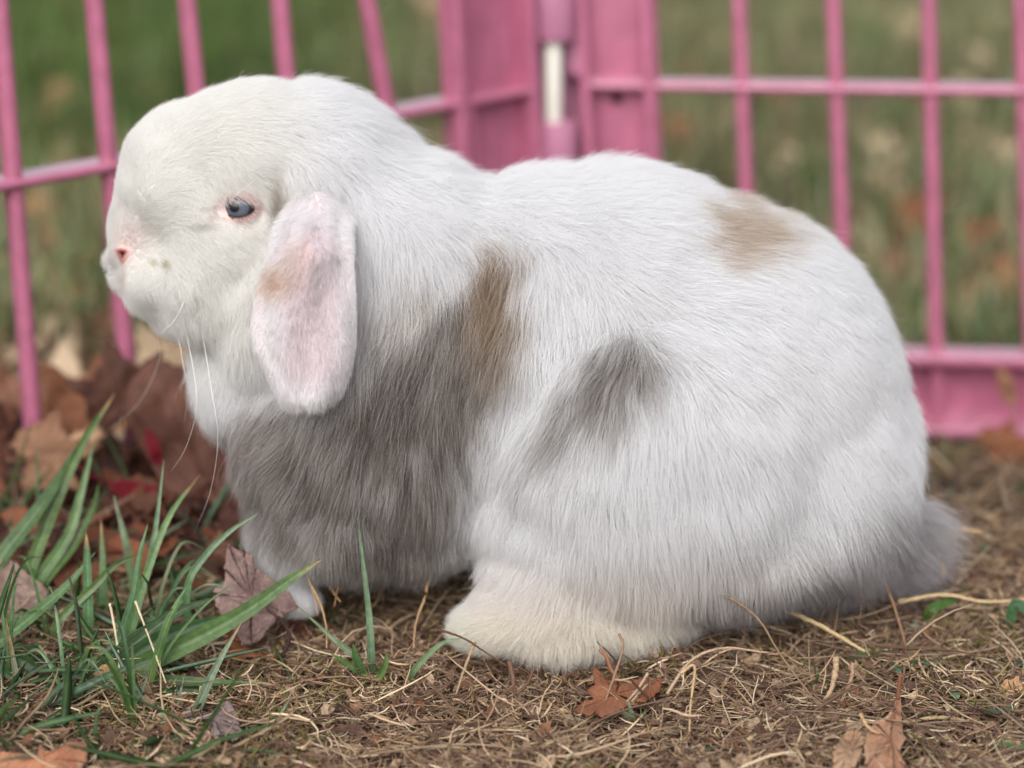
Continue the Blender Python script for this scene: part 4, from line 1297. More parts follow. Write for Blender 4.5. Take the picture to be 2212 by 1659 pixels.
# tuft: label, list of blades (points in the picture, depth at base, at tip, width, palette)
TUFTS = [
 ("broad green grass tuft with one long blade crossing the purple leaf", [
  ([(238, 1470), (300, 1440), (364, 1410), (468, 1358), (551, 1308), (624, 1254), (694, 1209)], -.090, -.078, .0072, (GR1, GR2)),
  ([(218, 1470), (333, 1388), (420, 1352), (492, 1330)], -.088, -.075, .0062, (GD1, GR2)),
  ([(190, 1490), (250, 1425), (290, 1330), (330, 1180), (354, 994)], -.088, -.03, .0036, (GR1, GB2)),
  ([(205, 1480), (275, 1380), (310, 1260), (364, 1118), (432, 1025)], -.088, -.02, .0034, (GR1, GB2)),
  ([(215, 1470), (280, 1400), (380, 1325), (470, 1290)], -.088, -.07, .0045, (GD1, GD2)),
  ([(200, 1490), (250, 1400), (290, 1280), (302, 1200), (320, 1130)], -.09, -.06, .0030, (GD1, GR2)),
 ]),
 ("slim grass tuft whose blades rise before the left of the purple leaf", [
  ([(318, 1500), (354, 1368), (380, 1310), (406, 1264)], -.094, -.08, .0030, (GR1, GR2)),
  ([(404, 1275), (442, 1202), (500, 1145), (559, 1108)], -.062, -.05, .0026, (GR2, GB2)),
  ([(322, 1500), (365, 1400), (440, 1310), (520, 1250)], -.094, -.08, .0012, (GR1, GR2)),
 ]),
 ("tall blurred grass tuft rising in front of the leaf pile", [
  ([(-20, 1240), (78, 1108), (130, 1030), (160, 970)], -.02, .02, .0062, (GR1, GB1)),
  ([(60, 1250), (120, 1087), (182, 952), (248, 850)], -.015, .03, .0052, (GR1, GR1)),
  ([(80, 1260), (146, 1160), (177, 1056), (203, 952)], -.015, .02, .0046, (GR1, GB2)),
  ([(95, 1262), (160, 1180), (200, 1100), (215, 1040)], -.015, .02, .0036, (GR1, GR2)),
  ([(292, 1310), (276, 1190), (262, 1130), (245, 1068)], -.02, -.01, .0030, (GR2, GB2)),
 ]),
 ("grass tuft with a long blade slanting up from the picture's edge", [
  ([(-30, 1412), (68, 1332), (146, 1264), (206, 1193)], -.07, -.045, .0048, (GR1, GR2)),
  ([(192, 1375), (190, 1280), (188, 1200), (186, 1150)], -.06, -.04, .0040, (GR1, GR2)),
  ([(120, 1350), (200, 1270), (250, 1220), (310, 1195)], -.06, -.04, .0030, (GR2, GR2)),
  ([(225, 1330), (224, 1260), (222, 1190), (218, 1120)], -.03, -.02, .0036, (GB1, GB2)),
 ]),
 ("pale blue-green blade pair standing near the small holed leaf", [
  ([(330, 1665), (392, 1585), (424, 1534), (450, 1475), (478, 1420), (523, 1342)], -.128, -.100, .0036, (GB1, GB2)),
  ([(325, 1660), (366, 1590), (378, 1540), (398, 1460)], -.125, -.105, .0022, (GB1, GB2)),
  ([(240, 1640), (262, 1560), (300, 1500), (320, 1460)], -.120, -.105, .0026, (GR1, GB2)),
 ]),
 ("low green tuft before the purple leaf with one upright blade on the grey chest", [
  ([(803, 1436), (800, 1370), (796, 1316), (786, 1230), (772, 1110)], -.080, -.066, .0027, (GR2, GB2)),
  ([(775, 1428), (740, 1395), (718, 1378), (640, 1306)], -.080, -.07, .0024, (GB1, GB2)),
  ([(790, 1460), (770, 1425), (762, 1390)], -.084, -.082, .0030, (GD1, GR2)),
  ([(800, 1470), (760, 1440), (715, 1412)], -.084, -.084, .0026, (GD1, GR2)),
  ([(815, 1470), (830, 1440), (836, 1410)], -.084, -.082, .0026, (GR1, GR2)),
 ]),
 ("single curved blade arching against the rabbit's hind foot", [
  ([(890, 1456), (925, 1415), (958, 1388), (1000, 1378)], -.082, -.078, .0023, (GB1, GB2)),
 ]),
 ("thin blade reaching over the dry moss near the bottom edge", [
  ([(420, 1672), (500, 1612), (560, 1580), (600, 1545), (626, 1510)], -.132, -.118, .0026, (GR2, GB2)),
  ([(398, 1670), (470, 1650), (520, 1640)], -.132, -.130, .0020, (GD1, GD2)),
 ]),
 ("wide flat blades lying over the orange-brown leaf", [
  ([(122, 1530), (160, 1570), (200, 1608), (262, 1668)], -.115, -.135, .0050, (GB1, GB1)),
  ([(108, 1560), (150, 1515), (200, 1480), (262, 1452)], -.112, -.095, .0062, (GD1, GD2)),
  ([(-10, 1590), (60, 1580), (120, 1562), (182, 1536)], -.120, -.110, .0030, (GB1, GB2)),
  ([(28, 1640), (45, 1560), (40, 1490), (12, 1335)], -.122, -.09, .0036, (GB1, GB2)),
  ([(60, 1640), (100, 1590), (150, 1555)], -.125, -.115, .0036, (GD1, GD2)),
 ]),
 ("fan of dark blades lying flat beside the straw stalks", [
  ([(260, 1478), (350, 1470), (450, 1474), (575, 1478)], -.092, -.096, .0040, (GD1, GR1)),
  ([(250, 1500), (330, 1500), (400, 1488), (470, 1492)], -.097, -.098, .0030, (GD1, GD2)),
  ([(30, 1420), (90, 1450), (140, 1475), (160, 1502)], -.09, -.095, .0046, (GD1, GD2)),
  ([(60, 1500), (130, 1470), (200, 1440), (260, 1400)], -.10, -.085, .0030, (GR1, GB1)),
  ([(0, 1440), (30, 1470), (80, 1500), (118, 1520)], -.095, -.105, .0026, (GR1, GR1)),
 ]),
 ("grass blades along the bottom edge, right of the orange-brown leaf", [
  ([(205, 1700), (210, 1620), (206, 1570), (216, 1520)], -.14, -.125, .0022, (GD1, GR1)),
  ([(255, 1700), (270, 1640), (300, 1600), (350, 1560)], -.14, -.125, .0030, (GR1, GB2)),
  ([(300, 1710), (318, 1640), (330, 1560)], -.14, -.125, .0020, (GR1, GB2)),
  ([(220, 1650), (300, 1640), (360, 1632)], -.133, -.13, .0030, (GB1, GB2)),
  ([(290, 1690), (340, 1620), (352, 1560), (350, 1500)], -.138, -.12, .0024, (GR1, GB2)),
 ]),
 ("short bright blade pair at the right-hand edge under the tail", [
  ([(2010, 1320), (2050, 1300), (2095, 1278)], -.030, -.02, .0040, (GR1, GR1)),
  ([(2190, 1305), (2230, 1330), (2260, 1345)], -.035, -.03, .0040, (GR1, GB2)),
 ]),
 ("tiny grass shoot in front of the brown pointed leaf", [
  ([(1372, 1560), (1362, 1535), (1356, 1508)], -.118, -.116, .0016, (GR2, GB2)),
  ([(1372, 1562), (1352, 1545), (1338, 1530)], -.118, -.117, .0014, (GR2, GR2)),
  ([(1374, 1562), (1388, 1545), (1396, 1530)], -.118, -.117, .0012, (GR2, GR2)),
 ]),
]
for lab, bl in TUFTS:
    b0 = bl[0]
    base = W(b0[0][0][0], b0[0][0][1], b0[1])
    t_ = empty("grass_tuft", base, lab, "grass tuft")
    for k, (pp, y0, y1, w_, (c1, c2)) in enumerate(bl):
        P3 = path3(pp, y0, y1)
        g0 = terrain(P3[0][0], P3[0][1])
        if P3[0][2] > g0-.002:           # root the blade in the soil
            P3 = [np.array([P3[0][0], P3[0][1]+.004, g0-.003])]+P3[0:] if P3[0][2]-g0 > .004 else P3
        blade_mesh(P3, w_*1.1, c1, c2, fold=.35, twist=rng.uniform(-.5, .5), parent=t_)

for i in range(7):
    px, py = rng.uniform(-30, 380), rng.uniform(1380, 1660)
    y0 = float(gdepth(px, py)); b = W(px, py, y0)
    t_ = empty("grass_tuft", b, "slim grass tuft with a few leaning blades among the taller grass", "grass tuft", "slim grass tufts in the foreground grass")
    for k in range(int(rng.integers(3, 6))):
        a = rng.uniform(0, 2*PI); L = rng.uniform(.022, .052); le = rng.uniform(.25, 1.2)
        d = np.array([math.cos(a), math.sin(a)*.7, 0])
        P3 = [b-np.array([0, 0, .002]), b+d*L*.25*le+np.array([0, 0, L*.45]), b+d*L*.6*le+np.array([0, 0, L*.75]), b+d*L*le+np.array([0, 0, L*(.95-.4*le)])]
        c1, c2 = [(GR1, GR2), (GB1, GB2), (GD1, GD2), (GR1, GB2)][int(rng.integers(0, 4))]
        blade_mesh(P3, rng.uniform(.0009, .0020), c1, c2, fold=.35, twist=rng.uniform(-.8, .8), parent=t_)

# ------------------------------------------------------------------ twigs and straws one can tell apart
STRAW = lin(206, 188, 156); TW1 = lin(138, 112, 92); TW2 = lin(166, 142, 118); TWD = lin(94, 68, 54)
def twig(label, pts, r, col, name="twig", cat="twig", side=None, group=None):
    """pts: (px, py, depth y)"""
    p = bez([W(q[0], q[1], float(front(q[0], q[1], q[2], .007))) for q in pts], 8*len(pts))
    p = p+rng.normal(size=p.shape)*r*.09
    n = len(p)
    rr = np.linspace(1, .5, n)*r*(1+.04*rng.normal(size=n))
    knots = rng.random(n) < .08
    rr = rr*(1+.25*knots)
    v, f = tube(p, rr, 7)
    parts = [(v, f)]
    for s in (side or []):
        q = bez([W(z[0], z[1], float(front(z[0], z[1], z[2], .007))) for z in s], 10)
        parts.append(tube(q, np.linspace(.7, .35, 10)*r, 6))
    v, f = join(parts)
    c = np.tile(col, (len(v), 1))*(.85+.3*rng.random((len(v), 1)))
    return tag(mesh_obj(name, v, f, M_TWIG, col=c), label, cat, group)
twig("pale straw stalk standing between the tufts, left one of the pair", [(237, 1303, -.085), (249, 1363, -.088), (256, 1420, -.092), (264, 1524, -.103)], .00055, STRAW, "straw_stalk", "straw")
twig("pale straw stalk standing between the tufts, right one of the pair", [(292, 1298, -.082), (338, 1420, -.092), (370, 1505, -.100), (392, 1548, -.108)], .00042, STRAW, "straw_stalk", "straw")
twig("long pale straw lying slantwise under the grass blades", [(150, 1500, -.101), (291, 1545, -.108), (395, 1588, -.115), (520, 1640, -.124)], .00055, lin(190, 162, 124), "straw_stalk", "straw")
twig("thin upright brown stalk beside the purple leaf with a fork", [(655, 1212, -.045), (668, 1255, -.055), (690, 1300, -.062), (704, 1350, -.066), (706, 1400, -.075)], .0006, lin(168, 136, 102), side=[[(668, 1255, -.055), (680, 1290, -.06), (686, 1330, -.064)]])
twig("short brown stalk leaning on the grey belly fur", [(702, 1240, -.035), (718, 1275, -.045), (735, 1300, -.05)], .0007, lin(160, 130, 98))
twig("tall brown stalk rising in the shade before the belly", [(750, 1205, -.03), (735, 1250, -.045), (722, 1310, -.05)], .0006, lin(150, 118, 86))
twig("tan stalk standing between the belly and the hind foot", [(928, 1238, -.035), (918, 1290, -.05), (900, 1340, -.06), (893, 1400, -.075)], .0007, lin(162, 132, 100))
twig("tan twig sloping down from the toes of the hind foot", [(1026, 1388, -.086), (1005, 1440, -.095), (985, 1500, -.103)], .0007, lin(160, 136, 108))
twig("dark bent twig lying against the toes of the hind foot", [(945, 1360, -.086), (1000, 1378, -.088), (1050, 1410, -.09), (1098, 1440, -.096)], .0005, TWD)
twig("dark upright dead stem with side spurs below the hind foot", [(1100, 1428, -.096), (1108, 1470, -.102), (1118, 1530, -.108), (1122, 1600, -.118)], .0010, lin(104, 80, 64), side=[[(1116, 1500, -.105), (1140, 1475, -.1), (1155, 1440, -.097)], [(1110, 1480, -.103), (1085, 1500, -.106)]])
twig("grey twig leaning across the brown pointed leaf up to the fur", [(1338, 1370, -.088), (1345, 1400, -.092), (1320, 1480, -.104), (1290, 1550, -.115), (1240, 1600, -.122)], .0006, TW1)
twig("long pale twig crossing the brown pointed leaf from corner to corner", [(1400, 1455, -.098), (1360, 1510, -.108), (1290, 1570, -.116), (1200, 1640, -.128)], .0006, TW2)
twig("second pale twig crossing the brown pointed leaf just below the longer one", [(1398, 1478, -.101), (1350, 1530, -.112), (1310, 1560, -.118)], .0005, TW2)
twig("bleached arching stem running right from the brown pointed leaf", [(1440, 1500, -.102), (1490, 1430, -.092), (1560, 1400, -.088), (1660, 1410, -.088)], .0007, TW2)
twig("split woody stub with frayed pale end beside the small weeds, the thicker one", [(1806, 1420, -.085), (1804, 1455, -.090), (1790, 1500, -.100), (1765, 1530, -.104)], .0013, lin(168, 142, 114), "wood_stub", "wood stub")
twig("split woody stub beside the small weeds, the thinner one", [(1842, 1432, -.086), (1838, 1470, -.093), (1810, 1530, -.104)], .0010, lin(150, 124, 100), "wood_stub", "wood stub")
twig("long dark twig with a knobbly tip rising over the tail's shadow", [(1898, 1236, -.03), (1918, 1275, -.045), (1938, 1330, -.055), (1955, 1400, -.068), (1945, 1490, -.082), (1905, 1545, -.1)], .0008, lin(128, 100, 78))
twig("yellow-grey straw coming out from under the rump", [(1695, 1318, -.045), (1760, 1345, -.058), (1830, 1385, -.07), (1868, 1408, -.075)], .0011, lin(178, 156, 118), "straw_stalk", "straw")
twig("thin twig lifting from the ground onto the white belly fur", [(1552, 1288, -.075), (1585, 1296, -.078), (1640, 1340, -.082), (1690, 1420, -.09), (1780, 1540, -.108)], .0006, lin(130, 106, 86))
twig("thin upright twig under the rump, left of the knobbly one", [(1812, 1290, -.035), (1808, 1330, -.05), (1798, 1400, -.068)], .0006, lin(120, 96, 80))
twig("twig standing before the dark red-brown leaf", [(1866, 1262, -.03), (1860, 1310, -.045), (1856, 1350, -.055)], .0005, lin(120, 96, 80))
twig("pale bent grass stem arching beside the tail", [(1985, 1250, -.01), (2020, 1180, .0), (2060, 1145, .01), (2120, 1150, .01)], .0012, lin(188, 158, 118), "straw_stalk", "straw", side=[[(2025, 1175, 0), (2035, 1200, -.005), (2038, 1245, -.015)]])
twig("long flat straw lying level to the right of the tail", [(1940, 1300, -.03), (2040, 1285, -.025), (2130, 1300, -.027), (2230, 1292, -.025)], .0009, lin(196, 170, 130), "straw_stalk", "straw")
twig("pale curved straw near the bottom, right of the brown pointed leaf", [(1615, 1598, -.122), (1680, 1560, -.116), (1740, 1548, -.113), (1850, 1560, -.115)], .0007, lin(200, 178, 140), "straw_stalk", "straw")
twig("long straight straw lying along the middle of the bottom edge", [(1180, 1610, -.122), (1260, 1560, -.114), (1320, 1520, -.108)], .0006, lin(190, 166, 130), "straw_stalk", "straw")
twig("thin dark twig lying under the weeds", [(1890, 1395, -.07), (1960, 1400, -.07), (2050, 1405, -.07), (2130, 1420, -.072)], .0006, TWD)
twig("looping pale root beside the upright crumpled leaf", [(1950, 1560, -.11), (2040, 1550, -.108), (2110, 1570, -.112), (2130, 1620, -.118), (2080, 1650, -.124), (1990, 1668, -.128)], .0007, lin(186, 160, 124), "root", "root")
twig("pale twig draped over the crumpled upright leaf", [(1858, 1542, -.135), (1880, 1575, -.137), (1930, 1600, -.137), (1948, 1640, -.137)], .0007, lin(178, 146, 112))
twig("standing dry grass stub with a pale bent top right of the brown pointed leaf", [(1470, 1455, -.115), (1500, 1440, -.113), (1492, 1520, -.118), (1488, 1600, -.125)], .0006, lin(184, 154, 118), "straw_stalk", "straw")

# ------------------------------------------------------------------ small weeds
def weed(label, px, py, size, n, col, seed, pairs=2):
    r_ = np.random.default_rng(seed)
    b = G(px, py)
    e = empty("weed_seedling", b, label, "weed")
    h = size*.5
    v, f = tube([b+np.array([0, 0, -.002]), b+np.array([0, 0, h])], .0005, 6)
    sub(mesh_obj("stem", v, f, M_BLADE, col=np.tile(np.array(lin(96, 128, 76)), (len(v), 1))), e)
    for i in range(n):
        a = i*2.4+r_.random()*.7
        L = size*r_.uniform(.65, 1.1); wd = L*r_.uniform(.42, .6)
        elev = r_.uniform(.05, .7)
        z0 = h*r_.uniform(.3, 1)
        dx = np.array([math.cos(a)*math.cos(elev), math.sin(a)*math.cos(elev), math.sin(elev)])
        sx = np.array([-math.sin(a), math.cos(a), 0]); nn_ = np.cross(dx, sx)
        V, C_ = [], []
        for k in range(8):
            t = k/7
            w_ = wd/2*math.sin(PI*min(1, max(.03, t*.92+.04)))**.8
            for s in (-1, -.5, 0, .5, 1):
                V.append(b+np.array([0, 0, z0])+dx*(L*t)+sx*(w_*s)+nn_*(-.18*L*t*t+abs(s)*.12*w_))
                C_.append(np.array(col)*(.85 if s == 0 else 1.)*(.9+.2*r_.random()))
        F = [(k*5+s, k*5+s+1, (k+1)*5+s+1, (k+1)*5+s) for k in range(7) for s in range(4)]
        sub(mesh_obj("leaf", V, F, M_BLADE, col=np.array(C_)), e)
WG, WB, WD_ = lin(104, 140, 92), lin(110, 142, 118), lin(62, 88, 60)
weed("bright green seedling beside the frayed woody stubs", 1868, 1440, .0080, 7, WG, 1)
weed("small green seedling just below the frayed woody stubs", 1848, 1495, .0065, 4, WG, 2)
weed("blue-green star-shaped seedling above the bluish-white flake", 1985, 1448, .0075, 6, WB, 3)
weed("round-leaved seedling left of the star-shaped one", 1935, 1455, .0060, 6, WB, 4)
weed("green rosette at the bottom right corner", 2195, 1640, .0105, 7, WG, 5)
weed("grey-green seedling near the looping pale root", 2055, 1510, .0055, 6, lin(120, 146, 122), 6)
weed("dark seedling close to the crumpled upright leaf", 2010, 1560, .0070, 6, WD_, 7)
weed("dark clump of weeds at the right-hand edge", 2185, 1460, .0085, 10, WD_, 8)
weed("dark green clump below the scrap of triangular leaf", 2165, 1560, .0080, 9, WD_, 9)
weed("pale green seedling under the short bright blade", 2165, 1345, .0068, 8, WB, 10)
weed("small blue-green weed by the dark lying twig", 1980, 1372, .0060, 5, WB, 11)
weed("lone pale leaflet weed by the dark twig's left end", 1990, 1330, .0065, 3, WB, 12)
weed("blurred weed behind the tail tip", 2040, 1150, .0055, 6, WG, 13)
weed("blurred weed a little right of the tail", 2120, 1200, .0055, 7, WB, 14)
weed("weed at the edge of the rump's shadow", 2010, 1215, .0055, 5, WG, 15)
weed("tiny clover-like weed right of the brown pointed leaf", 1510, 1480, .0045, 5, WG, 16)
weed("tiny clover-like weed above the arching bleached stem", 1580, 1440, .0042, 5, WB, 17)
weed("tiny bright weed at the base of the long straw stalks", 115, 1500, .0060, 6, lin(140, 170, 90), 18)
weed("dim weed in the shade before the belly", 830, 1250, .0070, 5, WD_, 19)
weed("dark leafy weed among the stalks before the belly", 735, 1365, .0070, 9, WD_, 20)
weed("tiny round-leaved weed by the bottom, near the long straight straw", 1530, 1625, .0042, 3, WB, 21)
weed("leafy weed beyond the woody stubs in the shade of the rump", 1840, 1365, .0080, 9, lin(66, 92, 60), 22)

# ------------------------------------------------------------------ uncountable ground cover
def fibres(name, n, xr, yr, lmin, lmax, wmin, wmax, palette, seed, density=None, zr=(0, .004), up=.25, label='', curl=1.0, seg=4, mat=M_FIBRE, cat=None, bright=1.):
    r_ = np.random.default_rng(seed)
    X = r_.uniform(*xr, n*3); Y = r_.uniform(*yr, n*3)
    if density is not None:
        k = r_.random(n*3) < density(X, Y); X, Y = X[k][:n], Y[k][:n]
    else: X, Y = X[:n], Y[:n]
    if MASKS and yr[0] < -.1:      # nothing grows up through the larger leaves
        q_ = proj(np.stack([X, Y, terrain(X, Y)], 1)); ok = np.ones(len(X), bool)
        for O in MASKS: ok &= ~((poly_d(q_-np.array([0, 14]), O) < 4) & (r_.random(len(X)) < .93))
        X, Y = X[ok], Y[ok]
    n = len(X)
    L = lmin+(lmax-lmin)*r_.random(n)**1.8
    w = wmin+(wmax-wmin)*r_.random(n)**1.5
    a = r_.uniform(0, 2*PI, n); el = r_.normal(0, up, n)
    bend = r_.normal(0, 1.1*curl, n); bend2 = r_.normal(0, .9*curl, n); be = r_.normal(-.15, .5*curl, n)
    ks = seg+1
    pts = np.zeros((n, ks, 3)); z0 = terrain(X, Y)+r_.uniform(*zr, n)
    pts[:, 0] = np.stack([X, Y, z0], 1)
    for k in range(1, ks):
        t = (k-.5)/seg
        aa = a+bend*(t-.5)+bend2*np.sin(t*5+X*900)*.5; ee = el+be*t
        d = np.stack([np.cos(aa)*np.cos(ee), np.sin(aa)*np.cos(ee), np.sin(ee)], 1)
        pts[:, k] = pts[:, k-1]+d*(L/seg)[:, None]
    pts[..., 2] = np.maximum(pts[..., 2], terrain(pts[..., 0], pts[..., 1])-.0006)
    T = np.gradient(pts, axis=1); T /= np.linalg.norm(T, axis=2)[..., None]+1e-9
    up_ = np.array([0, -.3, .95])+r_.normal(size=(n, 1, 3))*.4
    s = np.cross(T, up_); s /= np.linalg.norm(s, axis=2)[..., None]+1e-9
    q = np.cross(s, T)
    prof = np.interp(np.linspace(0, 1, ks), [0, .2, .7, 1], [.6, 1, .9, .25])
    ww = (w[:, None]*prof[None])[..., None]/2
    A = pts+s*ww; B = pts-s*ww*.6+q*ww*.8; C_ = pts-s*ww*.7-q*ww*.6
    V = np.stack([A, B, C_], 2).reshape(-1, 3)      # n, ks, 3
    base = (np.arange(n)*ks*3)[:, None, None]+(np.arange(seg)*3)[None, :, None]
    j = np.arange(3); j2 = (j+1) % 3
    F = np.stack([base+j, base+j2, base+3+j2, base+3+j], -1).reshape(-1, 4)
    pal = np.array(palette); pc = pal[r_.integers(0, len(pal), n)]*r_.uniform(.7, 1.25, (n, 1))*bright
    col = np.repeat(pc, ks*3, 0)
    o = mesh_obj(name, V, F, mat, col=col)
    return tag(o, label, cat, kind='stuff')

PAL = [lin(162, 138, 114), lin(178, 154, 126), lin(130, 106, 86), lin(110, 86, 70), lin(92, 70, 58), lin(148, 122, 98), lin(202, 182, 156), lin(146, 120, 84), lin(124, 98, 84)]
near_d = lambda x, y: np.clip(.55+.5*(y < -.02), 0, 1)
fibres("dry_moss", 48000, (-.26, .30), (-.185, .10), .004, .018, .0003, .0009, PAL, 1, zr=(-.001, .0045), up=.28, bright=1.3, label='mat of dead tan grass and moss fibres covering the soil in the foreground', cat='dry moss')
fibres("dry_grass", 7000, (-.27, .32), (-.185, .16), .012, .042, .0004, .0013, PAL[:6]+[lin(190, 170, 142), lin(100, 78, 64)], 2, zr=(.0, .006), up=.22, curl=.7, seg=5, bright=1.2, label='loose dry straws and thin twigs lying over the moss', cat='dry grass')
fibres("fine_twigs", 420, (-.20, .30), (-.18, .04), .03, .09, .0006, .0012, [lin(110, 88, 74), lin(132, 110, 94), lin(92, 70, 58), lin(156, 134, 114)], 14, zr=(.001, .007), up=.12, curl=.4, seg=8,
       density=lambda x, y: np.clip(.35+3*x, .1, 1), label='thin brown twigs strewn over the dry moss', cat='twigs')
fibres("dead_grass_fringe", 9000, (-.45, .50), (.08, .42), .01, .04, .0006, .0014, PAL+[lin(90, 104, 62)], 3, zr=(0, .006), up=.4, label='blurred dead grass between the rabbit and the pen fence', cat='dry grass')
fibres("moss_sprigs", 4200, (-.25, .30), (-.18, .03), .003, .009, .0005, .0010, [lin(112, 108, 56), lin(130, 120, 66), lin(96, 98, 54)], 4, zr=(.001, .005), up=.6,
       density=lambda x, y: (fnoise(np.stack([x, y, 0*x], 1), 35, 3) > .15)*1.0, label='olive-yellow moss sprigs in patches on the foreground soil', cat='moss')
greenfib = [lin(66, 92, 48), lin(78, 104, 68), lin(54, 78, 40), lin(96, 118, 92)]
fibres("short_green_grass", 1100, (-.30, -.06), (-.17, .10), .018, .060, .0016, .0040, greenfib, 5, zr=(-.002, .002), up=.50, curl=.25, seg=5,
       density=lambda x, y: np.clip((-.085-x-.25*(y+.1))/.08, 0, 1)*.9+.01, label='thin green grass blades filling the left-hand foreground', cat='grass', mat=M_BLADE)
fibres("green_shoots", 800, (-.05, .30), (-.17, .22), .004, .012, .0010, .0022, [lin(84, 112, 70), lin(72, 96, 62), lin(100, 128, 100)], 6, zr=(0, .003), up=.5, seg=3,
       density=lambda x, y: np.clip(.1+(x-.1)*5, .06, 1)*(fnoise(np.stack([x, y, 0*x], 1), 28, 11) > .0), label='tiny green shoots sprinkled through the dry moss', cat='grass', mat=M_BLADE)

def chips(name, n, xr, yr, smin, smax, palette, seed, label, zr=(0, .004), density=None, cat='leaf litter'):
    """small curled leaf bits"""
    r_ = np.random.default_rng(seed)
    X = r_.uniform(*xr, n); Y = r_.uniform(*yr, n)
    if density is not None:
        k = r_.random(n) < density(X, Y); X, Y = X[k], Y[k]; n = len(X)
    s = smin+(smax-smin)*r_.random(n)**2
    a = r_.uniform(0, 2*PI, n)
    nrm = np.stack([r_.normal(0, .5, n), r_.normal(-.3, .5, n), np.ones(n)], 1); nrm /= np.linalg.norm(nrm, axis=1)[:, None]
    u = np.stack([np.cos(a), np.sin(a), np.zeros(n)], 1); u -= nrm*(u*nrm).sum(1)[:, None]; u /= np.linalg.norm(u, axis=1)[:, None]
    w = np.cross(nrm, u)
    c = np.stack([X, Y, terrain(X, Y)+r_.uniform(*zr, n)+s*.15], 1)
    V = [c]
    m = 9
    for j in range(m):
        th = 2*PI*j/m; rr = s*(.5+.5*r_.random(n))
        bend = s*r_.normal(.12, .18, n)
        V.append(c+u*(rr*math.cos(th))[:, None]+w*(rr*math.sin(th)*.7)[:, None]+nrm*bend[:, None])
    V = np.stack(V, 1).reshape(-1, 3)
    b = (np.arange(n)*(m+1))[:, None]
    F = np.concatenate([np.stack([b[:, 0], b[:, 0]+1+j, b[:, 0]+1+(j+1) % m], 1) for j in range(m)])
    pal = np.array(palette); pc = pal[r_.integers(0, len(pal), n)]*r_.uniform(.75, 1.2, (n, 1))
    o = mesh_obj(name, V, F, M_LEAF, col=np.repeat(pc, m+1, 0))
    return tag(o, label, cat, kind='stuff')
chips("leaf_crumbs", 7500, (-.26, .30), (-.185, .12), .0012, .0045, PAL[:6]+[lin(120, 84, 62)], 8, 'crumbled bits of dead leaf scattered over the foreground soil')
chips("leaf_litter", 900, (-.36, -.10), (-.02, .22), .006, .018, [DK1, DK2, BRN2, lin(70, 44, 36), lin(96, 62, 48)], 9, 'dark rotting leaf litter heaped at the foot of the left-hand fence', zr=(0, .010),
      density=lambda x, y: smooth(-.10, -.16, x)*smooth(-.02, .02, y))

# lawn beyond the fence
def lawn(name, n, xr, yr, label, seed, pal, lmin, lmax, wmin, wmax, dens=None):
    r_ = np.random.default_rng(seed)
    t = r_.random(n); Y = yr[0]+(yr[1]-yr[0])*t**1.4
    half = .16+.26*(Y+.85)
    X = r_.uniform(-1, 1, n)*half
    if dens is not None:
        k = r_.random(n) < dens(X, Y); X, Y = X[k], Y[k]; n = len(X)
    L = r_.uniform(lmin, lmax, n); w = r_.uniform(wmin, wmax, n)
    a = r_.uniform(0, 2*PI, n); lean = r_.uniform(.1, 1.1, n)
    d = np.stack([np.cos(a), np.sin(a), np.zeros(n)], 1); s = np.stack([-np.sin(a), np.cos(a), np.zeros(n)], 1)
    b = np.stack([X, Y, terrain(X, Y)-.002], 1)
    V = []
    for k in range(4):
        q = k/3
        p = b+d*(L*lean*q*q*.8)[:, None]; p[:, 2] += L*(q-.35*lean*q*q)
        ww = w*(1-q*.9)/2
        V += [p-s*ww[:, None], p+s*ww[:, None]]
    V = np.stack(V, 1).reshape(-1, 3)
    bb = (np.arange(n)*8)[:, None]
    F = np.concatenate([bb+np.array([0, 1, 3, 2])+2*k for k in range(3)])
    pal = np.array(pal); pc = pal[r_.integers(0, len(pal), n)]*r_.uniform(.6, 1.3, (n, 1))
    pc = pc*(1+.35*fnoise(np.stack([X, Y, 0*X], 1), 5, 2))[:, None]
    lush = (smooth(-.05, -.3, X)*smooth(.6, 1.3, Y))[:, None]
    pc = pc*(1-lush)+pc*lush*np.array([.50, .72, .36])     # a lusher, darker green stand of grass
    return tag(mesh_obj(name, V, F, M_BLADE, col=np.repeat(np.clip(pc, 0, 1), 8, 0)), label, 'grass', kind='stuff')
LG = [lin(84, 104, 52), lin(100, 120, 70), lin(68, 88, 42), lin(132, 140, 104), lin(136, 128, 96)]
lawn("lawn_grass", 46000, None, (.40, 5.5), 'blurred green lawn beyond the pen fence', 21, LG, .025, .075, .003, .006,
     dens=lambda x, y: np.clip(.55+.9*fnoise(np.stack([x, y, 0*x], 1), 4.5, 6)+.5*smooth(.9, 1.6, y), .05, 1))
lawn("lawn_dead_grass", 26000, None, (.38, 3.5), 'dead brown grass mixed through the lawn beyond the fence', 22, [lin(164, 142, 112), lin(138, 112, 88), lin(190, 168, 138)], .02, .05, .002, .005)
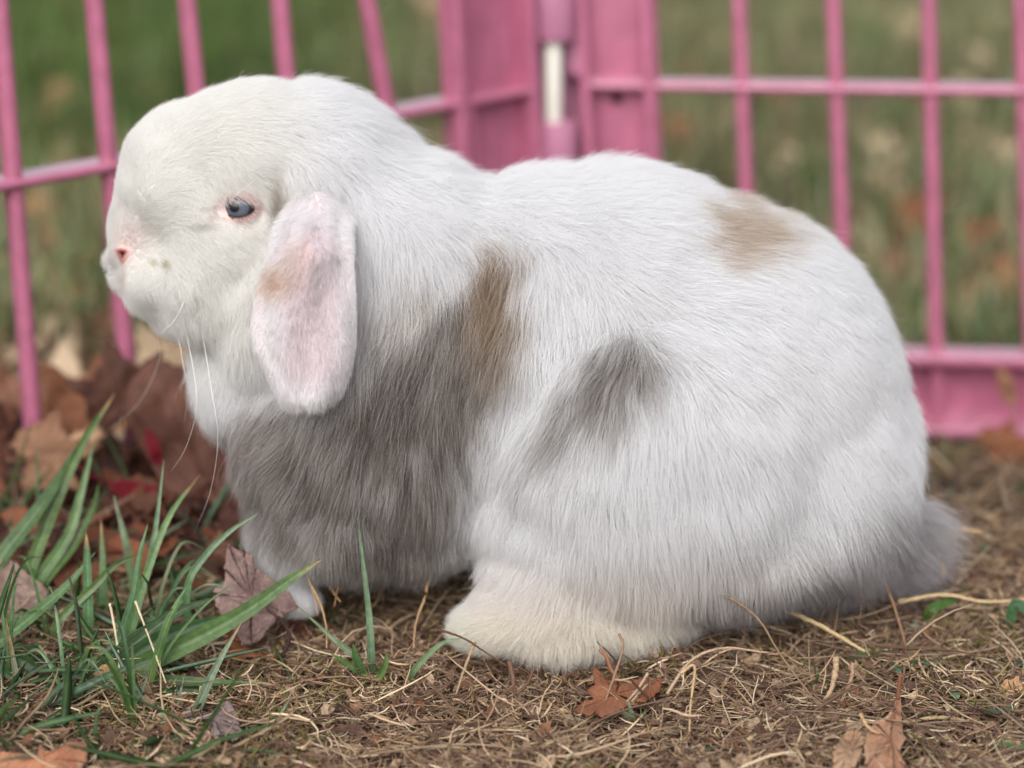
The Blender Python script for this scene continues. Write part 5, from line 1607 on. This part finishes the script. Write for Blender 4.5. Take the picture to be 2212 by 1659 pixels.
# big leaves lying on the lawn behind, one mesh shared by each look
protos = []
for i, (c1, c2) in enumerate([(PALE1, PALE2), (lin(214, 192, 162), lin(190, 164, 134)), (BRN1, BRN2), (TANL1, TANL2), (lin(160, 110, 92), lin(130, 84, 70))]):
    o = leaf_obj("lawn_leaf", .036, None, c1, c2, curl=.5, fold=.2, seed=100+i, stem=False)
    protos.append(o)
spots = [(1680, 108), (1500, 85), (1560, 130), (1400, 90), (1960, 100), (2150, 60), (1880, 330), (1900, 372), (1620, 380), (1700, 395), (2120, 350), (2180, 385), (1900, 440), (1960, 520), (2200, 520), (2165, 640), (2190, 690), (2070, 700), (1930, 640), (1560, 300), (1480, 330), (1660, 260), (2100, 160), (2080, 240),
         (150, 420), (60, 520), (200, 560), (300, 250), (120, 260), (160, 640), (40, 700), (180, 720), (60, 820), (330, 520), (90, 590), (930, 60), (880, 180), (910, 30), (2120, 560), (1850, 560), (2000, 820), (1500, 200), (1740, 180), (1990, 230), (730, 60), (20, 640), (130, 800), (200, 790)]
for i, (x, y_) in enumerate(spots):
    k = int(rng.integers(0, 5)) if i > 12 else int(i % 2)
    src = protos[k]
    o = src.copy(); COL.objects.link(o)
    g_ = G(x, y_)
    if g_[1] < .40 and x > 1000: g_ = np.array([g_[0], .42, terrain(g_[0], .42)])
    if g_[1] < .22: g_ = np.array([g_[0]*1.1, .24+.05*rng.random(), 0]); g_[2] = terrain(g_[0], g_[1])
    sc = rng.uniform(.55, .95)
    a = rng.uniform(0, 2*PI)
    place(o, g_+np.array([0, 0, .018]), (math.cos(a), math.sin(a), rng.uniform(-.3, .4)), (rng.uniform(-.4, .4), -.6, .8))
    o.scale = (sc, sc, sc)
    names = ["pale cream", "light beige", "brown", "tan", "reddish"]
    side = "behind the hinge" if 850 < x < 1420 else ("beyond the first bars by the rabbit's head" if x <= 850 else "seen through the panel behind the rump")
    tag(o, "blurred %s fallen leaf on the lawn %s" % (names[k], side), "leaf", "fallen leaves on the lawn beyond the fence")
for o in protos: bpy.data.objects.remove(o)
